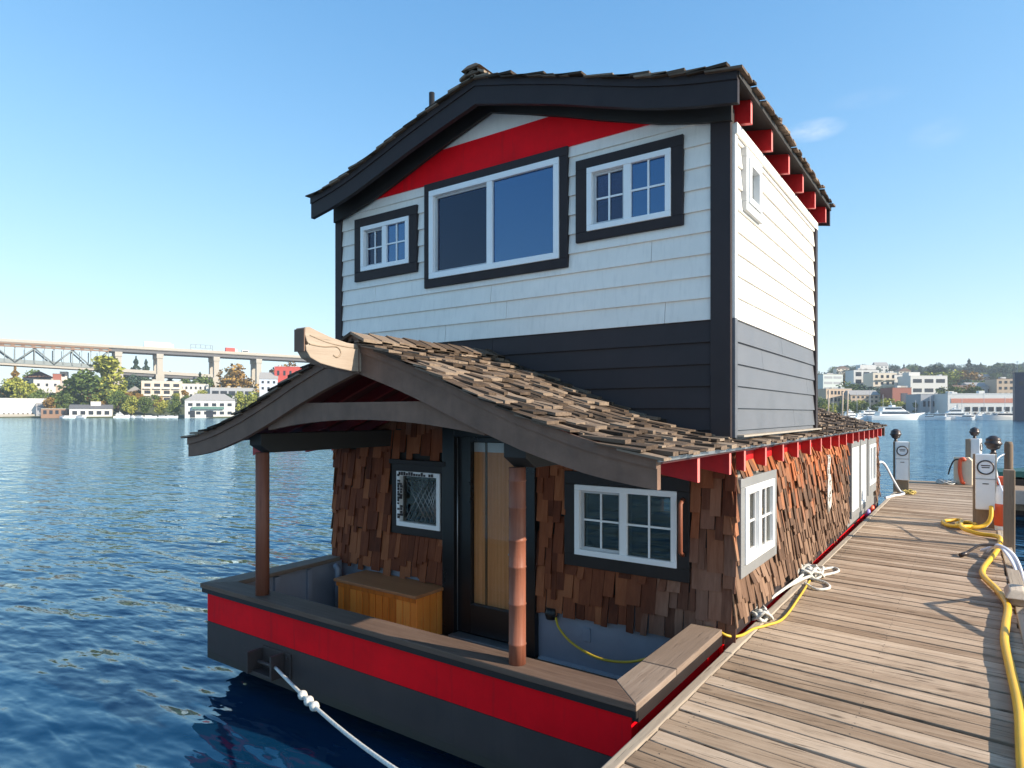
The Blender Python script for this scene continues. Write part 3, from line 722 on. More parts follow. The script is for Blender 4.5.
# ---- roofs
def roof(prof,y0,y1,name,soff,skip=None,seed=1,course=.145,over=.05,wide=(.06,.17)):
    ds=[DL*i/16 for i in range(17)]
    m=MB(); up=[(XC+s_*d,prof(d)-.004) for s_ in (-1,) for d in reversed(ds)]+[(XC+d,prof(d)-.004) for d in ds[1:]]
    lo=[(x,z-.028) for x,z in up]
    m.strip(up,lo,y0+.05,y1-.02,lambda p,q,d:(p,d,q),.5)
    ro=m.build(name,soff,boat)
    m=MB(); rr=random.Random(seed)
    for sgn in (-1,1):
        d=DL+over; k=0
        while d>-.05:
            d_up=d-course*1.9; y=y0-.05
            while y<y1+.02:
                wd=rr.uniform(*wide); ya,yb=y,min(y+wd-.008,y1+.03); y+=wd
                if yb-ya<.03: continue
                dj=d+rr.uniform(-.034,.034) if k else d+rr.uniform(-.008,.012)
                xm=XC+sgn*(d-.08); 
                if skip and skip(xm,(ya+yb)/2): continue
                if k>1 and rr.random()<.025: continue
                a=max(dj,0); b=max(d_up,-.03)
                th_=rr.uniform(.008,.022); lift=rr.uniform(.012,.046)
                za=prof(a)+lift; zb_=prof(max(b,0))+.006
                if a>DL: za=prof(DL)+lift-(a-DL)*.3
                tl=rr.uniform(-.008,.008); jd=rr.uniform(-.01,.01)
                p=[(XC+sgn*a,ya,za-.004),(XC+sgn*(a+jd),yb,za-.004),(XC+sgn*b,yb,zb_-.004),(XC+sgn*b,ya,zb_-.004),
                   (XC+sgn*a,ya,za+th_),(XC+sgn*(a+jd),yb,za+th_+tl),(XC+sgn*b,yb,zb_+th_*.6),(XC+sgn*b,ya,zb_+th_*.6)]
                m.hexa(p,rr.random())
            d-=course*rr.uniform(.93,1.07); k+=1
    # ridge caps
    y=y0-.06
    while y<y1:
        if not(skip and skip(XC,y+.1)):
            for sgn in (-1,1):
                L_=.30; zr=prof(0)+.055+rr.uniform(0,.012)
                p=[(XC,y,zr+.012),(XC+sgn*.15,y,zr-.055),(XC+sgn*.15,y+L_,zr-.065),(XC,y+L_,zr),
                   (XC,y,zr+.034),(XC+sgn*.15,y,zr-.03),(XC+sgn*.15,y+L_,zr-.045),(XC,y+L_,zr+.018)]
                m.hexa(p,rr.random())
        y+=.19
    m.build('roof_shakes',M['shake'],ro)
    return ro
def barge(ro,prof,y,hgt,mat,yth=.05,cap=True):
    for sgn in (-1,1):
        ds=[DL*i/16 for i in range(17)]
        top=[(XC+sgn*d,prof(d)) for d in ds]; bot=[(XC+sgn*d,prof(d)-hgt(d)) for d in ds]
        m=MB(); m.strip(top,bot,y,y+yth,lambda p,q,d:(p,d,q),.5); m.build('barge_board',mat,ro)
        if cap:
            top=[(XC+sgn*d,prof(d)+.012) for d in ds]; bot=[(XC+sgn*d,prof(d)-.055) for d in ds]
            m=MB(); m.strip(top,bot,y-.013,y-.001,lambda p,q,d:(p,d,q),.5); m.build('barge_moulding',mat,ro)
skip_low=lambda x,y: XL+.03<x<XR-.03 and YF+.03<y<YUB-.03
YR0,YR1=3.42,15.25
rl=roof(lowz,YR0,YR1,'roof',M['darkred'],skip_low,21)
rl['label']='lower roof of weathered shakes with upswept eaves'
barge(rl,lowz,YR0,lambda d:.225-.05*(d/DL)**3,M['barge'])
barge(rl,lowz,YR1-.05,lambda d:.2,M['barge'],cap=False)
YU0,YU1=4.88,8.78
ru=roof(uppz,YU0,YU1,'roof',M['soffit'],None,22,.15)
ru.location.x=.02; ru['label']='upper roof of weathered shakes'
barge(ru,uppz,YU0,lambda d:.225,M['charcoal'])
barge(ru,uppz,YU1-.05,lambda d:.22,M['charcoal'],cap=False)
# second, inner dark rake boards
for sgn in (-1,1):
    ds=[2.36*i/16 for i in range(17)]
    m=MB(); m.strip([(XC+sgn*d,uppz(d)-.035) for d in ds],[(XC+sgn*d,uppz(d)-.215-.045*min(1,d/1.2)) for d in ds],YF-.085,YF-.045,lambda p,q,d:(p,d,q)); m.build('rake_board',M['soffit'],ru)
# eave strips + rafter tails
def tails(ro,prof,ys,x0,x1,drop,thick,sides=(1,)):
    for sgn in sides:
        for y in ys:
            m=MB(); za=prof(x1)-.034; zb_=prof(x0)-.034
            xa,xb=XC+sgn*x1,XC+sgn*x0
            m.hexa([(xb,y,zb_-drop),(xa,y,za-drop+.01),(xa,y+thick,za-drop+.01),(xb,y+thick,zb_-drop),(xb,y,zb_),(xa,y,za),(xa,y+thick,za),(xb,y+thick,zb_)])
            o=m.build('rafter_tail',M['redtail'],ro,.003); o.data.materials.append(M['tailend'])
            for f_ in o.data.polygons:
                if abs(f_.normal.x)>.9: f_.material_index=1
ysl=[4.12,4.80]+[5.18+.64*i for i in range(16)]
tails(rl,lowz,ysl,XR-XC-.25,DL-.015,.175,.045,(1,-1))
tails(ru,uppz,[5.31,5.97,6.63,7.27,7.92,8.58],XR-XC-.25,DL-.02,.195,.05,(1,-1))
for sgn in (-1,1):
    m=MB(); m.box(min(XC+sgn*2.22,XC+sgn*2.2),max(XC+sgn*2.22,XC+sgn*2.2),YF+.1,YUB-.1,4.9,5.19); m.build('blocking',M['soffit'],ru)
m=MB(); m.box(XC+DL-.008,XC+DL+.012,YR0+.0,YR1,lowz(DL)-.018,lowz(DL)+.006); m.build('drip_edge',M['steel'],rl)
m=MB(); m.box(XC+DL-.008,XC+DL+.012,YU0+.0,YU1,uppz(DL)-.036,uppz(DL)+.008); m.build('drip_edge',M['soffit'],ru)
# frieze with red blocking behind the lower tails
m=MB(); m.mbox(Rm,YF+.001,YUB,4.87,4.955,.03,.05); m.build('frieze_board',M['white'],wu)
# arched collar board, beams, posts
m=MB(); N=20; tp=[];bt=[]
for i in range(N+1):
    k=-1+2*i/N; x=XC+k*1.22; tp.append((x,min(CZ+.093,lowz(abs(k)*1.22)-.05))); bt.append((x,CZ-.045-.10*k*k))
m.strip(tp,bt,YR0+.052,YR0+.10,lambda p,q,d:(p,d,q)); m.build('collar_board',M['barge'],boat)
for x in (-5.40,-2.47):
    m=MB(); m.prism([(YR0+.105,2.36),(YR0+.02+.2,2.29),(YF-.01,2.29),(YF-.01,2.47),(YR0+.105,2.47)],x-.09,x+.09,lambda p,q,d:(d,p,q)); m.build('beam',M['soffit'],boat,.004)
m=MB(); m.lathe([(.062,.966),(.062,2.29)],(-5.40,3.60,0),14); m.build('post',M['post'],boat)
m=MB(); pr=[(.059,.966)]
for zz in (1.10,1.37,1.62,1.80,2.02,2.2): pr+=[(.058,zz-.006),(.0625,zz),(.058,zz+.006)]
pr+=[(.058,2.29)]; m.lathe(pr,(-2.50,3.60,0),18); m.build('post',M['post'],boat)
# red rafters visible under the porch roof
for i in range(5):
    y=3.62+i*.36
    for sgn in (-1,1):
        ds=[1.9*k/8 for k in range(9)]
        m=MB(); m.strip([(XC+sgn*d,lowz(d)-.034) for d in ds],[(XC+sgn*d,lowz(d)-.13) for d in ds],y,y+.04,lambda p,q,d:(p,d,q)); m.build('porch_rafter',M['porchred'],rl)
# carved ridge ornaments
m=MB()
pf=[(0,0),(-.02,-.0)]
def orn(m,y0,z0,sc=1,th=.10):
    a=[(0.03,-.235),(.05,.02),(-.17,.03),(-.36,.065),(-.52,.11),(-.60,.135),(-.645,.125),(-.65,.06),(-.625,.0),(-.605,-.02),(-.64,-.035),(-.635,-.08),(-.59,-.14),(-.48,-.185),(-.30,-.215),(-.12,-.235)]
    m.prism([(p*sc+y0,q*sc+z0) for p,q in a],XC-th/2,XC+th/2,lambda p,q,d:(d,p,q),.6)
orn(m,YR0-.0,lowz(0)-.03,.80,.11); orn_o=m.build('ridge_ornament',M['ornament'],rl,.006)
for sx in (-1,1):
    m=MB(); xx=XC+sx*.055; y_=YR0; z_=lowz(0)-.03; q=.8
    m.tube(smooth([(xx,y_-.605*q,z_-.02*q),(xx,y_-.45*q,z_-.03*q),(xx,y_-.3*q,z_-.02*q),(xx,y_-.25*q,z_-.07*q),(xx,y_-.29*q,z_-.115*q),(xx,y_-.34*q,z_-.10*q)]),.006,6)
    m.tube(smooth([(xx,y_-.60*q,z_+.06*q),(xx,y_-.42*q,z_+.015*q),(xx,y_-.2*q,z_-.01*q),(xx,y_-.02*q,z_-.01*q)]),.004,6)
    m.build('carved_groove',M['timber'],orn_o)
m=MB(); m.box(XC-.056,XC+.056,YR0-.528,YR0-.521,lowz(0)-.10,lowz(0)+.06); m.build('painted_tip',M['barge'],orn_o)
m=MB(); m.box(XC-.06,XC+.06,YR0-.03,YR0+.0-.023,lowz(0)-.235,lowz(0)+.06); m.build('peak_block',M['barge'],rl,.004)
m=MB(); m.box(XC-.08,XC+.08,YU0-.06,YU0+.2,uppz(0)+.03,uppz(0)+.085); m.hexa([(XC-.12,YU0-.08,uppz(0)+.085),(XC+.12,YU0-.08,uppz(0)+.085),(XC+.12,YU0+.22,uppz(0)+.085),(XC-.12,YU0+.22,uppz(0)+.085),(XC-.05,YU0-.06,uppz(0)+.13),(XC+.05,YU0-.06,uppz(0)+.13),(XC+.05,YU0+.22,uppz(0)+.13),(XC-.05,YU0+.22,uppz(0)+.13)])
m.build('ridge_end_block',M['shake'],ru,.006)
m=MB(); m.tube([(-4.88,5.34,5.5),(-4.88,5.34,6.20)],.032,12); m.build('vent_pipe',M['blackm'],ru)
m=MB(); xs_=-1.75; m.lathe([(.075,2.45),(.075,3.30),(.10,3.30),(.10,3.33),(.075,3.34),(.075,3.39),(.11,3.39),(.11,3.42),(.075,3.43),(.075,3.48),(.12,3.48),(.1,3.53)],(xs_,9.25,0),12); m.build('stove_pipe',M['vinyl'],rl)
# flashing where the side wall meets the roof
m=MB(); m.mbox(Rm,YF+.0,YB,2.25,2.395,.002,.014); m.build('blocking_board',M['redtail'],rl)
m=MB(); m.box(XR+.0,XR+.09,YF+.05,YUB,lowz(XR-XC)+.045,lowz(XR-XC)+.06); m.build('flashing',plain('old_flashing',(.35,.3,.24),.6),rl)
# rope hung on the side wall
m=MB(); rr=random.Random(2)
for s_ in (0,.11): m.tube([Rm(8.95+s_+.03*math.sin(k*1.3),2.13-k*.055,.09) for k in range(14)],.009,6)
for k in range(9): m.tube([Rm(8.96,2.1-k*.07,.09),Rm(9.07,2.09-k*.07,.09)],.007,5)
for q in range(3): m.tube([Rm(9.0+.12*math.sin(k*.9+q),1.75-.16*math.cos(k*.9+q)-.02*k,.10) for k in range(12)],.008,5)
tag(m.build('hanging_rope',M['rope']),'white rope ladder tangle hung on the shingled side wall','rope')

# ---- bench chest on the deck
ch=empty('storage_chest',(-5.12,4.96,.33),0,'knotty pine storage chest on the front deck under the small window','chest')
m=MB(); x=-.58
while x<.57: m.box(x,x+.091,-.225,-.205,.01,.47); x+=.1
y=-.205
while y<.22: m.box(.57,.59,y,y+.091,.01,.47); m.box(-.60,-.58,y,y+.091,.01,.47); y+=.1
m.box(-.575,.565,-.2,.215,.0,.46)
m.build('chest_body',M['chest'],ch,.004)
m=MB(); m.box(-.63,.62,-.25,.23,.472,.505); m.build('lid',M['chestlid'],ch,.006)
m=MB(); m.box(-.60,.60,-.235,-.226,.425,.468); m.build('lid_trim',M['chest'],ch,.003)

# ================================================================== cords and ropes
def Q(u,v,y):
    d=FW+RT*((u-512)/FOC); k=y/d.y; return (d.x*k,y,H(v,k))
m=MB(); m.tube(smooth([Q(556,618,5.12),Q(559,628,5.06),Q(572,643,5.0),Q(598,658,4.92),Q(628,662,4.86),Q(655,656,4.84),Q(674,648,4.92),(-1.84,5.06,.86),(-1.78,5.115,.93),(-1.66,5.115,.945),(-1.55,5.13,.91),(-1.50,5.3,.875),(-1.47,5.55,.865),(-1.40,5.72,.866),(-1.33,6.0,.866),(-1.36,6.8,.866),(-1.40,7.5,.866)]),.011,8)
tag(m.build('extension_cord',M['cord']),'yellow extension cord from the blue wall outlet over the rail onto the dock','cord')
rr=random.Random(4)
def tangle(c,r,h,n,seed):
    rr=random.Random(seed); m=MB()
    for q in range(n):
        ph=rr.random()*6.28; cx,cy=c[0]+rr.uniform(-.3,.3)*r,c[1]+rr.uniform(-.4,.4)*r; rx,ry=r*rr.uniform(.5,1.),r*rr.uniform(.5,1.3); tl=rr.uniform(-.3,.3)
        pts=[(cx+rx*math.cos(ph+k*.42),cy+ry*math.sin(ph+k*.42),c[2]+.015+h*(.5+.5*math.sin(k*.42*2+q))*rr.uniform(.7,1)) for k in range(17)]
        m.tube(pts,.014,7)
    return m
m=tangle((-1.46,7.7,DOCK),.14,.12,7,1)
m.tube(smooth([(-1.40,7.6,.90),(-1.49,7.2,.90),(-1.56,6.7,.88),(-1.56,6.2,.87),(-1.50,5.95,.88)]),.016,7); m.tube(smooth([(-1.44,7.6,.88),(-1.52,7.1,.88),(-1.59,6.6,.86),(-1.54,6.0,.88)]),.016,7); m.tube(smooth([(-1.47,7.5,.92),(-1.50,7.0,.91),(-1.57,6.4,.88)]),.015,7)
m2=tangle((-1.50,5.88,DOCK),.085,.09,6,3)
o=len(m.v); m.v+=m2.v; m.f+=[[i+o for i in f_] for f_ in m2.f]; m.r+=m2.r; m.sm+=m2.sm
m.tube(smooth([(-1.42,7.7,.87),(-1.30,7.9,.866),(-1.22,8.15,.866),(-1.30,8.3,.866),(-1.42,8.0,.87)]),.014,7); m.tube(smooth([(-1.40,7.6,.87),(-1.24,7.5,.866),(-1.18,7.3,.866),(-1.28,7.18,.866),(-1.42,7.35,.87)]),.014,7)
tag(m.build('dock_rope',M['rope']),'tangled white rope on the near left dock edge beside the shingled wall','rope')
# bow mooring rope with knots
p0=Vector((-4.97,yf-.10,.44)); p1=Vector((-1.50,2.2,.875))
pts=[]
for i in range(25):
    k=i/24; p=p0.lerp(p1,k); p.z-=.10*math.sin(math.pi*k); pts.append(p)
mr=MB(); mr.tube(pts,.0135,10)
ob=mr.build('mooring_rope',M['rope']); tag(ob,'white mooring rope from the bow bracket to the dock','rope')
m=MB()
for i,(k,r) in enumerate(((.215,.05),(.255,.052),(.29,.05))):
    p=p0.lerp(p1,k); p.z-=.10*math.sin(math.pi*k); d=(p1-p0).normalized(); m.tube([p-d*.045,p-d*.03,p,p+d*.03,p+d*.045],.05,12,radii=[.013,.030,r*.75,.030,.013])
m.build('knot',M['rope'],ob)

# ================================================================== DOCK
dock=empty('dock',(0,0,0),0,'weathered grey brown plank dock running past the houseboat to a T end','dock')
XD0,XD1=-1.50,.36; SK=-.095
NAILS=MB(); NR=random.Random(3)
m=MB(); rr=random.Random(9); y=-4.0
while y<19.4:
    wdt=rr.uniform(.128,.146); g=rr.uniform(.011,.024); zz=rr.uniform(-.004,.003); a=rr.uniform(-.006,.006)
    xa,xb=-1.552+.0062*y+.075+rr.uniform(-.006,.004),XD1-.02+rr.uniform(-.02,.02)
    ya=lambda x,yy: yy+SK*(x-XD0)+a*(x-XD0)
    m.hexa([(xa,ya(xa,y),.81),(xb,ya(xb,y),.81),(xb,ya(xb,y+wdt),.81),(xa,ya(xa,y+wdt),.81),
            (xa,ya(xa,y),DOCK+zz),(xb,ya(xb,y),DOCK+zz),(xb,ya(xb,y+wdt),DOCK+zz+rr.uniform(-.003,.003)),(xa,ya(xa,y+wdt),DOCK+zz+rr.uniform(-.003,.003))],rr.random())
    if 1.5<y<10:
        for lx in (-1.34,-.55,.24):
            for q in (.03,wdt-.03):
                if NR.random()<.8: NAILS.lathe([(.0035,DOCK+zz-.004),(.0035,DOCK+zz+.002)],(lx+NR.uniform(-.008,.008),ya(lx,y+q)+NR.uniform(-.006,.006),0),6)
    y+=wdt+g
m.build('dock_planks',M['dock'],dock,.006)
m=MB()
y=19.42-.1
x=-1.42
for i in range(9):
    m.box(-1.46,9.0,19.44+i*.135,19.44+i*.135+.125,.81,DOCK-.002+rr.uniform(-.003,.003))
m.build('cross_planks',M['dock'],dock,.006)
m=MB(); y=-4
while y<20.6:
    L_=rr.uniform(2.2,3.6); e=min(y+L_,20.65); j=rr.uniform(-.006,.006); q0,q1=-1.552+.0062*y+j,-1.552+.0062*e+j; zt_=DOCK+.008+rr.uniform(-.003,.003); m.hexa([(q0,y,.74),(q0+.068,y,.74),(q1+.068,e-.008,.74),(q1,e-.008,.74),(q0,y,zt_),(q0+.068,y,zt_),(q1+.068,e-.008,zt_),(q1,e-.008,zt_)]); y+=L_
m.build('edge_board',M['dockedge'],dock,.008)
m=MB(); y=-4
while y<19.4:
    L_=rr.uniform(2.4,3.6); e=min(y+L_,19.4); m.box(XD1-.02,XD1+.10,y,e-.01,.70,DOCK+.012); y+=L_
m.build('edge_board',M['dockedge'],dock,.008)
m=MB(); m.box(XD1+.11,9,19.38,19.43,.52,DOCK-.006); m.box(XD0,9,20.66,20.70,.5,DOCK-.006); m.build('fascia_board',plain('pinkish_fascia',(.45,.36,.3),.7),dock,.006)
m=MB()
for x in (-1.35,-.55,.25): m.box(x-.06,x+.06,-4,20.5,.52,.80)
m.box(.5,9,19.6,19.75,.35,.8); m.box(.5,9,20.3,20.45,.35,.8)
m.build('stringer',M['timber'],dock)
for x,y in ((-1.3,1.0),(.2,1.0),(-1.3,9),(.2,9),(-1.3,17),(.2,17),(3,20),(6,20)):
    m=MB(); m.lathe([(.14,-2),(.13,.55)],(x,y,0),10); m.build('piling',M['timber'],dock)
# nail heads and small dark knots
m=NAILS
tag(m.build('nail_heads',M['blackm'],dock),kind='stuff')

# ---- power pedestals
def pedestal(label):
    root=empty('power_pedestal',(0,0,0),0,label,'power pedestal','power pedestals along the dock')
    m=MB(); m.box(-.165,.14,.0,.10,.0,1.16); m.build('back_board',M['timber'],root,.006)
    m=MB(); m.box(-.13,.125,-.20,-.002,.30,1.17); bx=m.build('meter_box',M['ped'],root,.012)
    m=MB(); m.box(.126,.142,-.2,-.002,.31,1.165); m.build('side_panel',M['pedback'],bx)
    m=MB(); m.box(-.132,.127,-.206,-.2005,.775,.79); m.build('cover_seam',M['steel'],bx)
    m=MB(); c=(.0,-.21,.965)
    ring=[(c[0]+.105*math.cos(k*.2618),c[1],c[2]+.105*math.sin(k*.2618)) for k in range(25)]
    m.tube(ring,.012,6,cap=False); m.build('badge_ring',M['globe'],bx)
    m=MB(); m.tube([(c[0],-.2005,c[2]),(c[0],-.207,c[2])],.095,20); m.build('badge',M['vinyl'],bx)
    m=MB()
    for z_,w_ in ((.985,.06),(.955,.05)): m.box(c[0]-w_,c[0]+w_,-.2095,-.2075,z_,z_+.016)
    m.build('badge_mark',M['globe'],bx)
    m=MB(); m.box(-.04,.04,-.2045,-.2005,.70,.715); m.build('label_strip',M['globe'],bx)
    lp=MB(); pr=[]
    for k in range(0,19):
        a=-math.pi/2+math.pi*k/18; r_=.118*math.cos(a)*(1.0 if k%4<2 else .88); pr.append((max(r_,.004),.118*math.sin(a)+1.345))
    lp.lathe(pr,(.10,-.05,0),18); lp.lathe([(.05,1.17),(.035,1.2),(.03,1.25)],(.10,-.05,0),12)
    lp.build('lamp',M['globe'],root)
    return root
pd=pedestal('white power pedestal with the yellow hose coiled at its foot, nearest on the dock'); pd.location=(.20,12.75,DOCK)
def place(proto,x,y,rz,label,flip=False,z=DOCK,sc=1):
    c=copy_tree(proto); c.location=(x,y,z); c.rotation_euler=(0,0,rz); c['label']=label
    return c
c2=place(pd,-1.28,17.3,0,'white power pedestal on the left dock edge just past the houseboat stern')
c2.rotation_euler=(0,0,rad(8))
for ch_ in c2.children:
    if ch_.name.startswith('lamp'): ch_.location.x=-.22
c3=place(pd,.03,20.35,rad(80),'power pedestal at the end of the dock, seen from its dark timber side')
# hose cabinet
hb=empty('hose_cabinet',(-.12,20.2,DOCK),rad(-14),'cream hose cabinet with an orange hose on its side at the dock end','cabinet')
m=MB(); m.prism([(-.2,0),(.2,0),(.2,.62),(.12,.70),(-.2,.70)],-.13,.13,lambda p,q,d:(p,d,q)); m.build('cabinet',M['cream'],hb,.01)
m=MB(); m.tube(smooth([(.05,-.15,.62),(.02,-.17,.66),(-.04,-.17,.62),(-.05,-.17,.35),(.0,-.17,.08),(.05,-.15,.06)]),.045,8); m.build('hose',M['orange'],hb)
m=MB(); m.tube(smooth([(-.04,-.15,.64),(-.16,-.2,.62),(-.24,-.22,.45),(-.29,-.22,.25)]),.018,7); m.build('handle',M['blackm'],hb)
m=tangle((-.52,20.15,DOCK),.22,.10,6,8); tag(m.build('coiled_rope',M['rope']),'coiled white rope left of the cream cabinet at the dock end','rope')
# pilings at the right edge
m=MB(); m.box(.368,.495,10.95,11.07,.3,1.90); tag(m.build('mooring_post',M['timber'],None,.012),'square brown timber mooring post at the right dock edge before the pedestal','post')
m=MB(); m.lathe([(.062,-1.5),(.06,2.15),(.045,2.2)],(.515,13.3,0),12); po=m.build('mooring_pole',M['timber']); tag(po,'thin round grey pole behind the square timber post','pole')
m=MB(); m.tube(smooth([(.46,13.25,2.0),(.36,13.1,1.92),(.34,12.8,1.75),(.38,12.2,1.55),(.42,11.4,1.45),(.42,11.08,1.38)]),.012,6); tag(m.build('tie_line',M['hosew']),'thin white line tied between the round pole and the timber post','rope')
# fender, orange and white
fe=empty('dock_fender',(.42,12.6,.62),0,'white and orange fender hanging at the right dock edge behind the timber post','fender')
m=MB(); m.lathe([(.02,0),(.10,.06),(.11,.2),(.11,.75),(.10,.9),(.03,.96)],(0,0,0),14); m.build('fender_body',M['vinyl'],fe)
m=MB(); m.lathe([(.112,.30),(.116,.32),(.116,.62),(.112,.64)],(0,0,0),14); m.build('fender_band',M['orange'],fe)
m=MB(); m.lathe([(.05,.9),(.10,.97),(.06,1.06)],(0,0,0),12); m.build('fender_cap',M['orange'],fe)
# yellow hose
m=MB(); zc_=DOCK+.04
pts=[(.27,12.5,1.22),(.26,12.42,1.05),(.18,12.38,.93),(.0,12.3,zc_),(-.16,12.45,zc_),(-.14,12.75,zc_),(.0,12.85,zc_),(.08,12.55,zc_),(-.1,12.15,zc_+.03),(-.28,12.35,zc_),(-.36,12.75,zc_),(-.25,12.95,zc_),(-.12,12.9,zc_+.02),(-.1,12.0,zc_+.03),(.1,11.75,zc_),(.3,11.65,zc_),(.35,11.4,zc_),(.30,10.6,zc_),(.22,9.9,zc_),(.13,9.2,zc_),(.12,8.7,zc_),(.22,8.1,zc_),(.28,7.5,zc_),(.25,6.9,zc_),(.22,6.3,zc_),(.23,5.6,zc_),(.24,4.9,zc_),(.22,4.2,zc_),(.2,3.4,zc_)]
m.tube(smooth(pts,8),.030,10); tag(m.build('water_hose',M['yellow']),'thick yellow hose coiled by the near pedestal and trailing along the right dock edge','hose')
m=MB(); m.tube(smooth([(.28,12.5,1.2),(.27,12.48,1.0),(.2,12.45,.9)]),.014,6); tag(m.build('supply_cable',M['hosew']),'thin white cable dropping from the near pedestal box to the dock','cable')
# white cable bundle over the edge
m=MB(); rr=random.Random(12)
for k in range(9):
    e=rr.uniform(-.05,.05); q=rr.uniform(-.06,.06)
    m.tube(smooth([(.16+e,10.25+q,.90),(.28,10.15+q,1.0+e*.4),(.40+e,9.85+q,.97),(.47+e*.8,9.4+q,.84),(.49+e,8.9+q,.62),(.47+e,8.3+q*2,.42),(.50+e,8.0,.30)]),.016,7)
tag(m.build('cable_bundle',M['hosew']),'bundle of white cables draped over the right dock edge in front of the timber post','cable')
m=MB(); m.tube(smooth([(.28,10.15,1.0),(.12,10.1,1.0),(.0,10.0,.93),(-.06,9.95,.88)]),.016,7); m.tube([(-.10,9.9,.875),(-.02,9.98,.90)],.028,8); tag(m.build('cable_plug',M['globe']),'dark cable end with a plug lying on the planks beside the cable bundle','plug')
m=MB(); m.box(.30,.43,7.62,7.82,DOCK+.013,DOCK+.10); m.hexa([(.26,7.5,DOCK+.10),(.44,7.5,DOCK+.10),(.44,7.94,DOCK+.10),(.26,7.94,DOCK+.10),(.30,7.58,DOCK+.17),(.41,7.58,DOCK+.17),(.41,7.86,DOCK+.17),(.30,7.86,DOCK+.17)]); tag(m.build('dock_cleat',M['dockedge'],None,.015),'wooden cleat block on the right dock edge beside the yellow hose','cleat')
# far left piling, black fender, white hose
m=MB(); m.lathe([(.075,-1.2),(.07,1.45),(.05,1.56)],(-1.66,15.7,0),12); tag(m.build('stern_piling',M['timber']),'short dark piling beside the stern of the houseboat at the left dock edge','piling')
fb=empty('black_fender',(-1.83,15.45,.55),0,'black rubber fender hanging beside the short stern piling','fender')
m=MB(); m.lathe([(.03,0),(.11,.05),(.12,.3),(.12,.75),(.1,.85),(.03,.9)],(0,0,0),12); m.build('fender_body',M['blackm'],fb)
m=MB(); m.tube([(0,0,.88),(.05,.1,1.0),(.15,.2,.95)],.012,6); m.build('fender_line',M['rope'],fb)
m=MB(); m.tube(smooth([(-1.63,15.8,1.5),(-1.58,15.9,1.62),(-1.5,16.1,1.55),(-1.38,16.5,1.2),(-1.3,16.9,.95),(-1.28,17.05,.9)]),.024,8)
m.tube(smooth([(-1.28,17.05,.9),(-1.2,16.8,.875),(-1.35,16.2,.88),(-1.46,15.7,.88)]),.024,8); tag(m.build('white_hose',M['hosew']),'white hose looping from the far left pedestal to the stern piling','hose')
m=tangle((-1.12,17.05,DOCK),.13,.07,4,13); tag(m.build('yellow_rope',M['ropey']),'yellow rope heaped at the foot of the far left pedestal','rope')
for i,(y,mt,lb,nm) in enumerate(((14.2,M['orange'],'small red float between the houseboat hull and the dock near the stern','float'),(13.6,plain('violet_float',(.25,.2,.5),.5),'small violet float between the houseboat hull and the dock','float'))):
    m=MB(); m.lathe([(.01,0),(.05,.02),(.065,.09),(.05,.16),(.01,.18)],(-1.555,y,.72),12); tag(m.build(nm,mt),lb,'float')
# canoe-like green dinghy behind the T end
dg=empty('dinghy',(3.1,22.2,0),rad(3),'dark brown dinghy with a green canvas cover moored behind the T end of the dock','boat')
def hull_mesh(L_,B,h0,h1,z0=-.15,n_=14,fl=.75,bowrise=.25):
    m=MB(); rows=[]
    for i in range(n_+1):
        k=i/n_; x=-L_/2+L_*k; bw=B/2*(1-max(0,(k-.45)/.55)**2.2*.97)*(.86+.14*min(1,k/.25)); zt_=h0+(h1-h0)*k*k+bowrise*0
        rows.append([(x,-bw,zt_),(x,-bw*.92,zt_*.45),(x*.985,-bw*fl,z0),(x*.985,bw*fl,z0),(x,bw*.92,zt_*.45),(x,bw,zt_)])
    pts=[p for r_ in rows for p in r_]; fs=[]
    for i in range(n_):
        for j in range(5): fs.append((i*6+j,(i+1)*6+j,(i+1)*6+j+1,i*6+j+1))
        fs.append((i*6+5,(i+1)*6+5,(i+1)*6,i*6))
    fs.append(tuple(range(6))); fs.append(tuple(n_*6+j for j in range(6))[::-1])
    m.poly(pts,fs,.5); return m
hull_mesh(5.2,1.5,.95,1.15).build('hull',M['brownhull'],dg)
m=MB(); 
for i in range(10):
    k0,k1=i/10,(i+1)/10; x0,x1=-2.5+4.6*k0,-2.5+4.6*k1; b0=.74*(1-max(0,(k0-.5)/.6)**2*.9); b1=.74*(1-max(0,(k1-.5)/.6)**2*.9)
    m.hexa([(x0,-b0,1.0),(x1,-b1,1.0+.1*k1),(x1,b1,1.0+.1*k1),(x0,b0,1.0),(x0,-b0*.9,1.12+.05*math.sin(k0*6)),(x1,-b1*.9,1.12+.1*k1+.05*math.sin(k1*6)),(x1,b1*.9,1.12+.1*k1+.05*math.sin(k1*6)),(x0,b0*.9,1.12+.05*math.sin(k0*6))],.5)
m.build('canvas_cover',M['grn'],dg)
# skiff moored along the right side of the dock (only its shadow reaches the picture)
sk=empty('moored_skiff',(1.53,5.6,0),rad(90),'white skiff moored along the right side of the dock','boat')
hull_mesh(6.4,1.7,1.12,1.25).build('hull',M['ped'],sk)
m=MB(); m.tube([(.9,.80,1.15),(1.87,.74,1.45),(2.46,.72,1.18)],.024,8); m.build('grab_rail',M['steel'],sk)

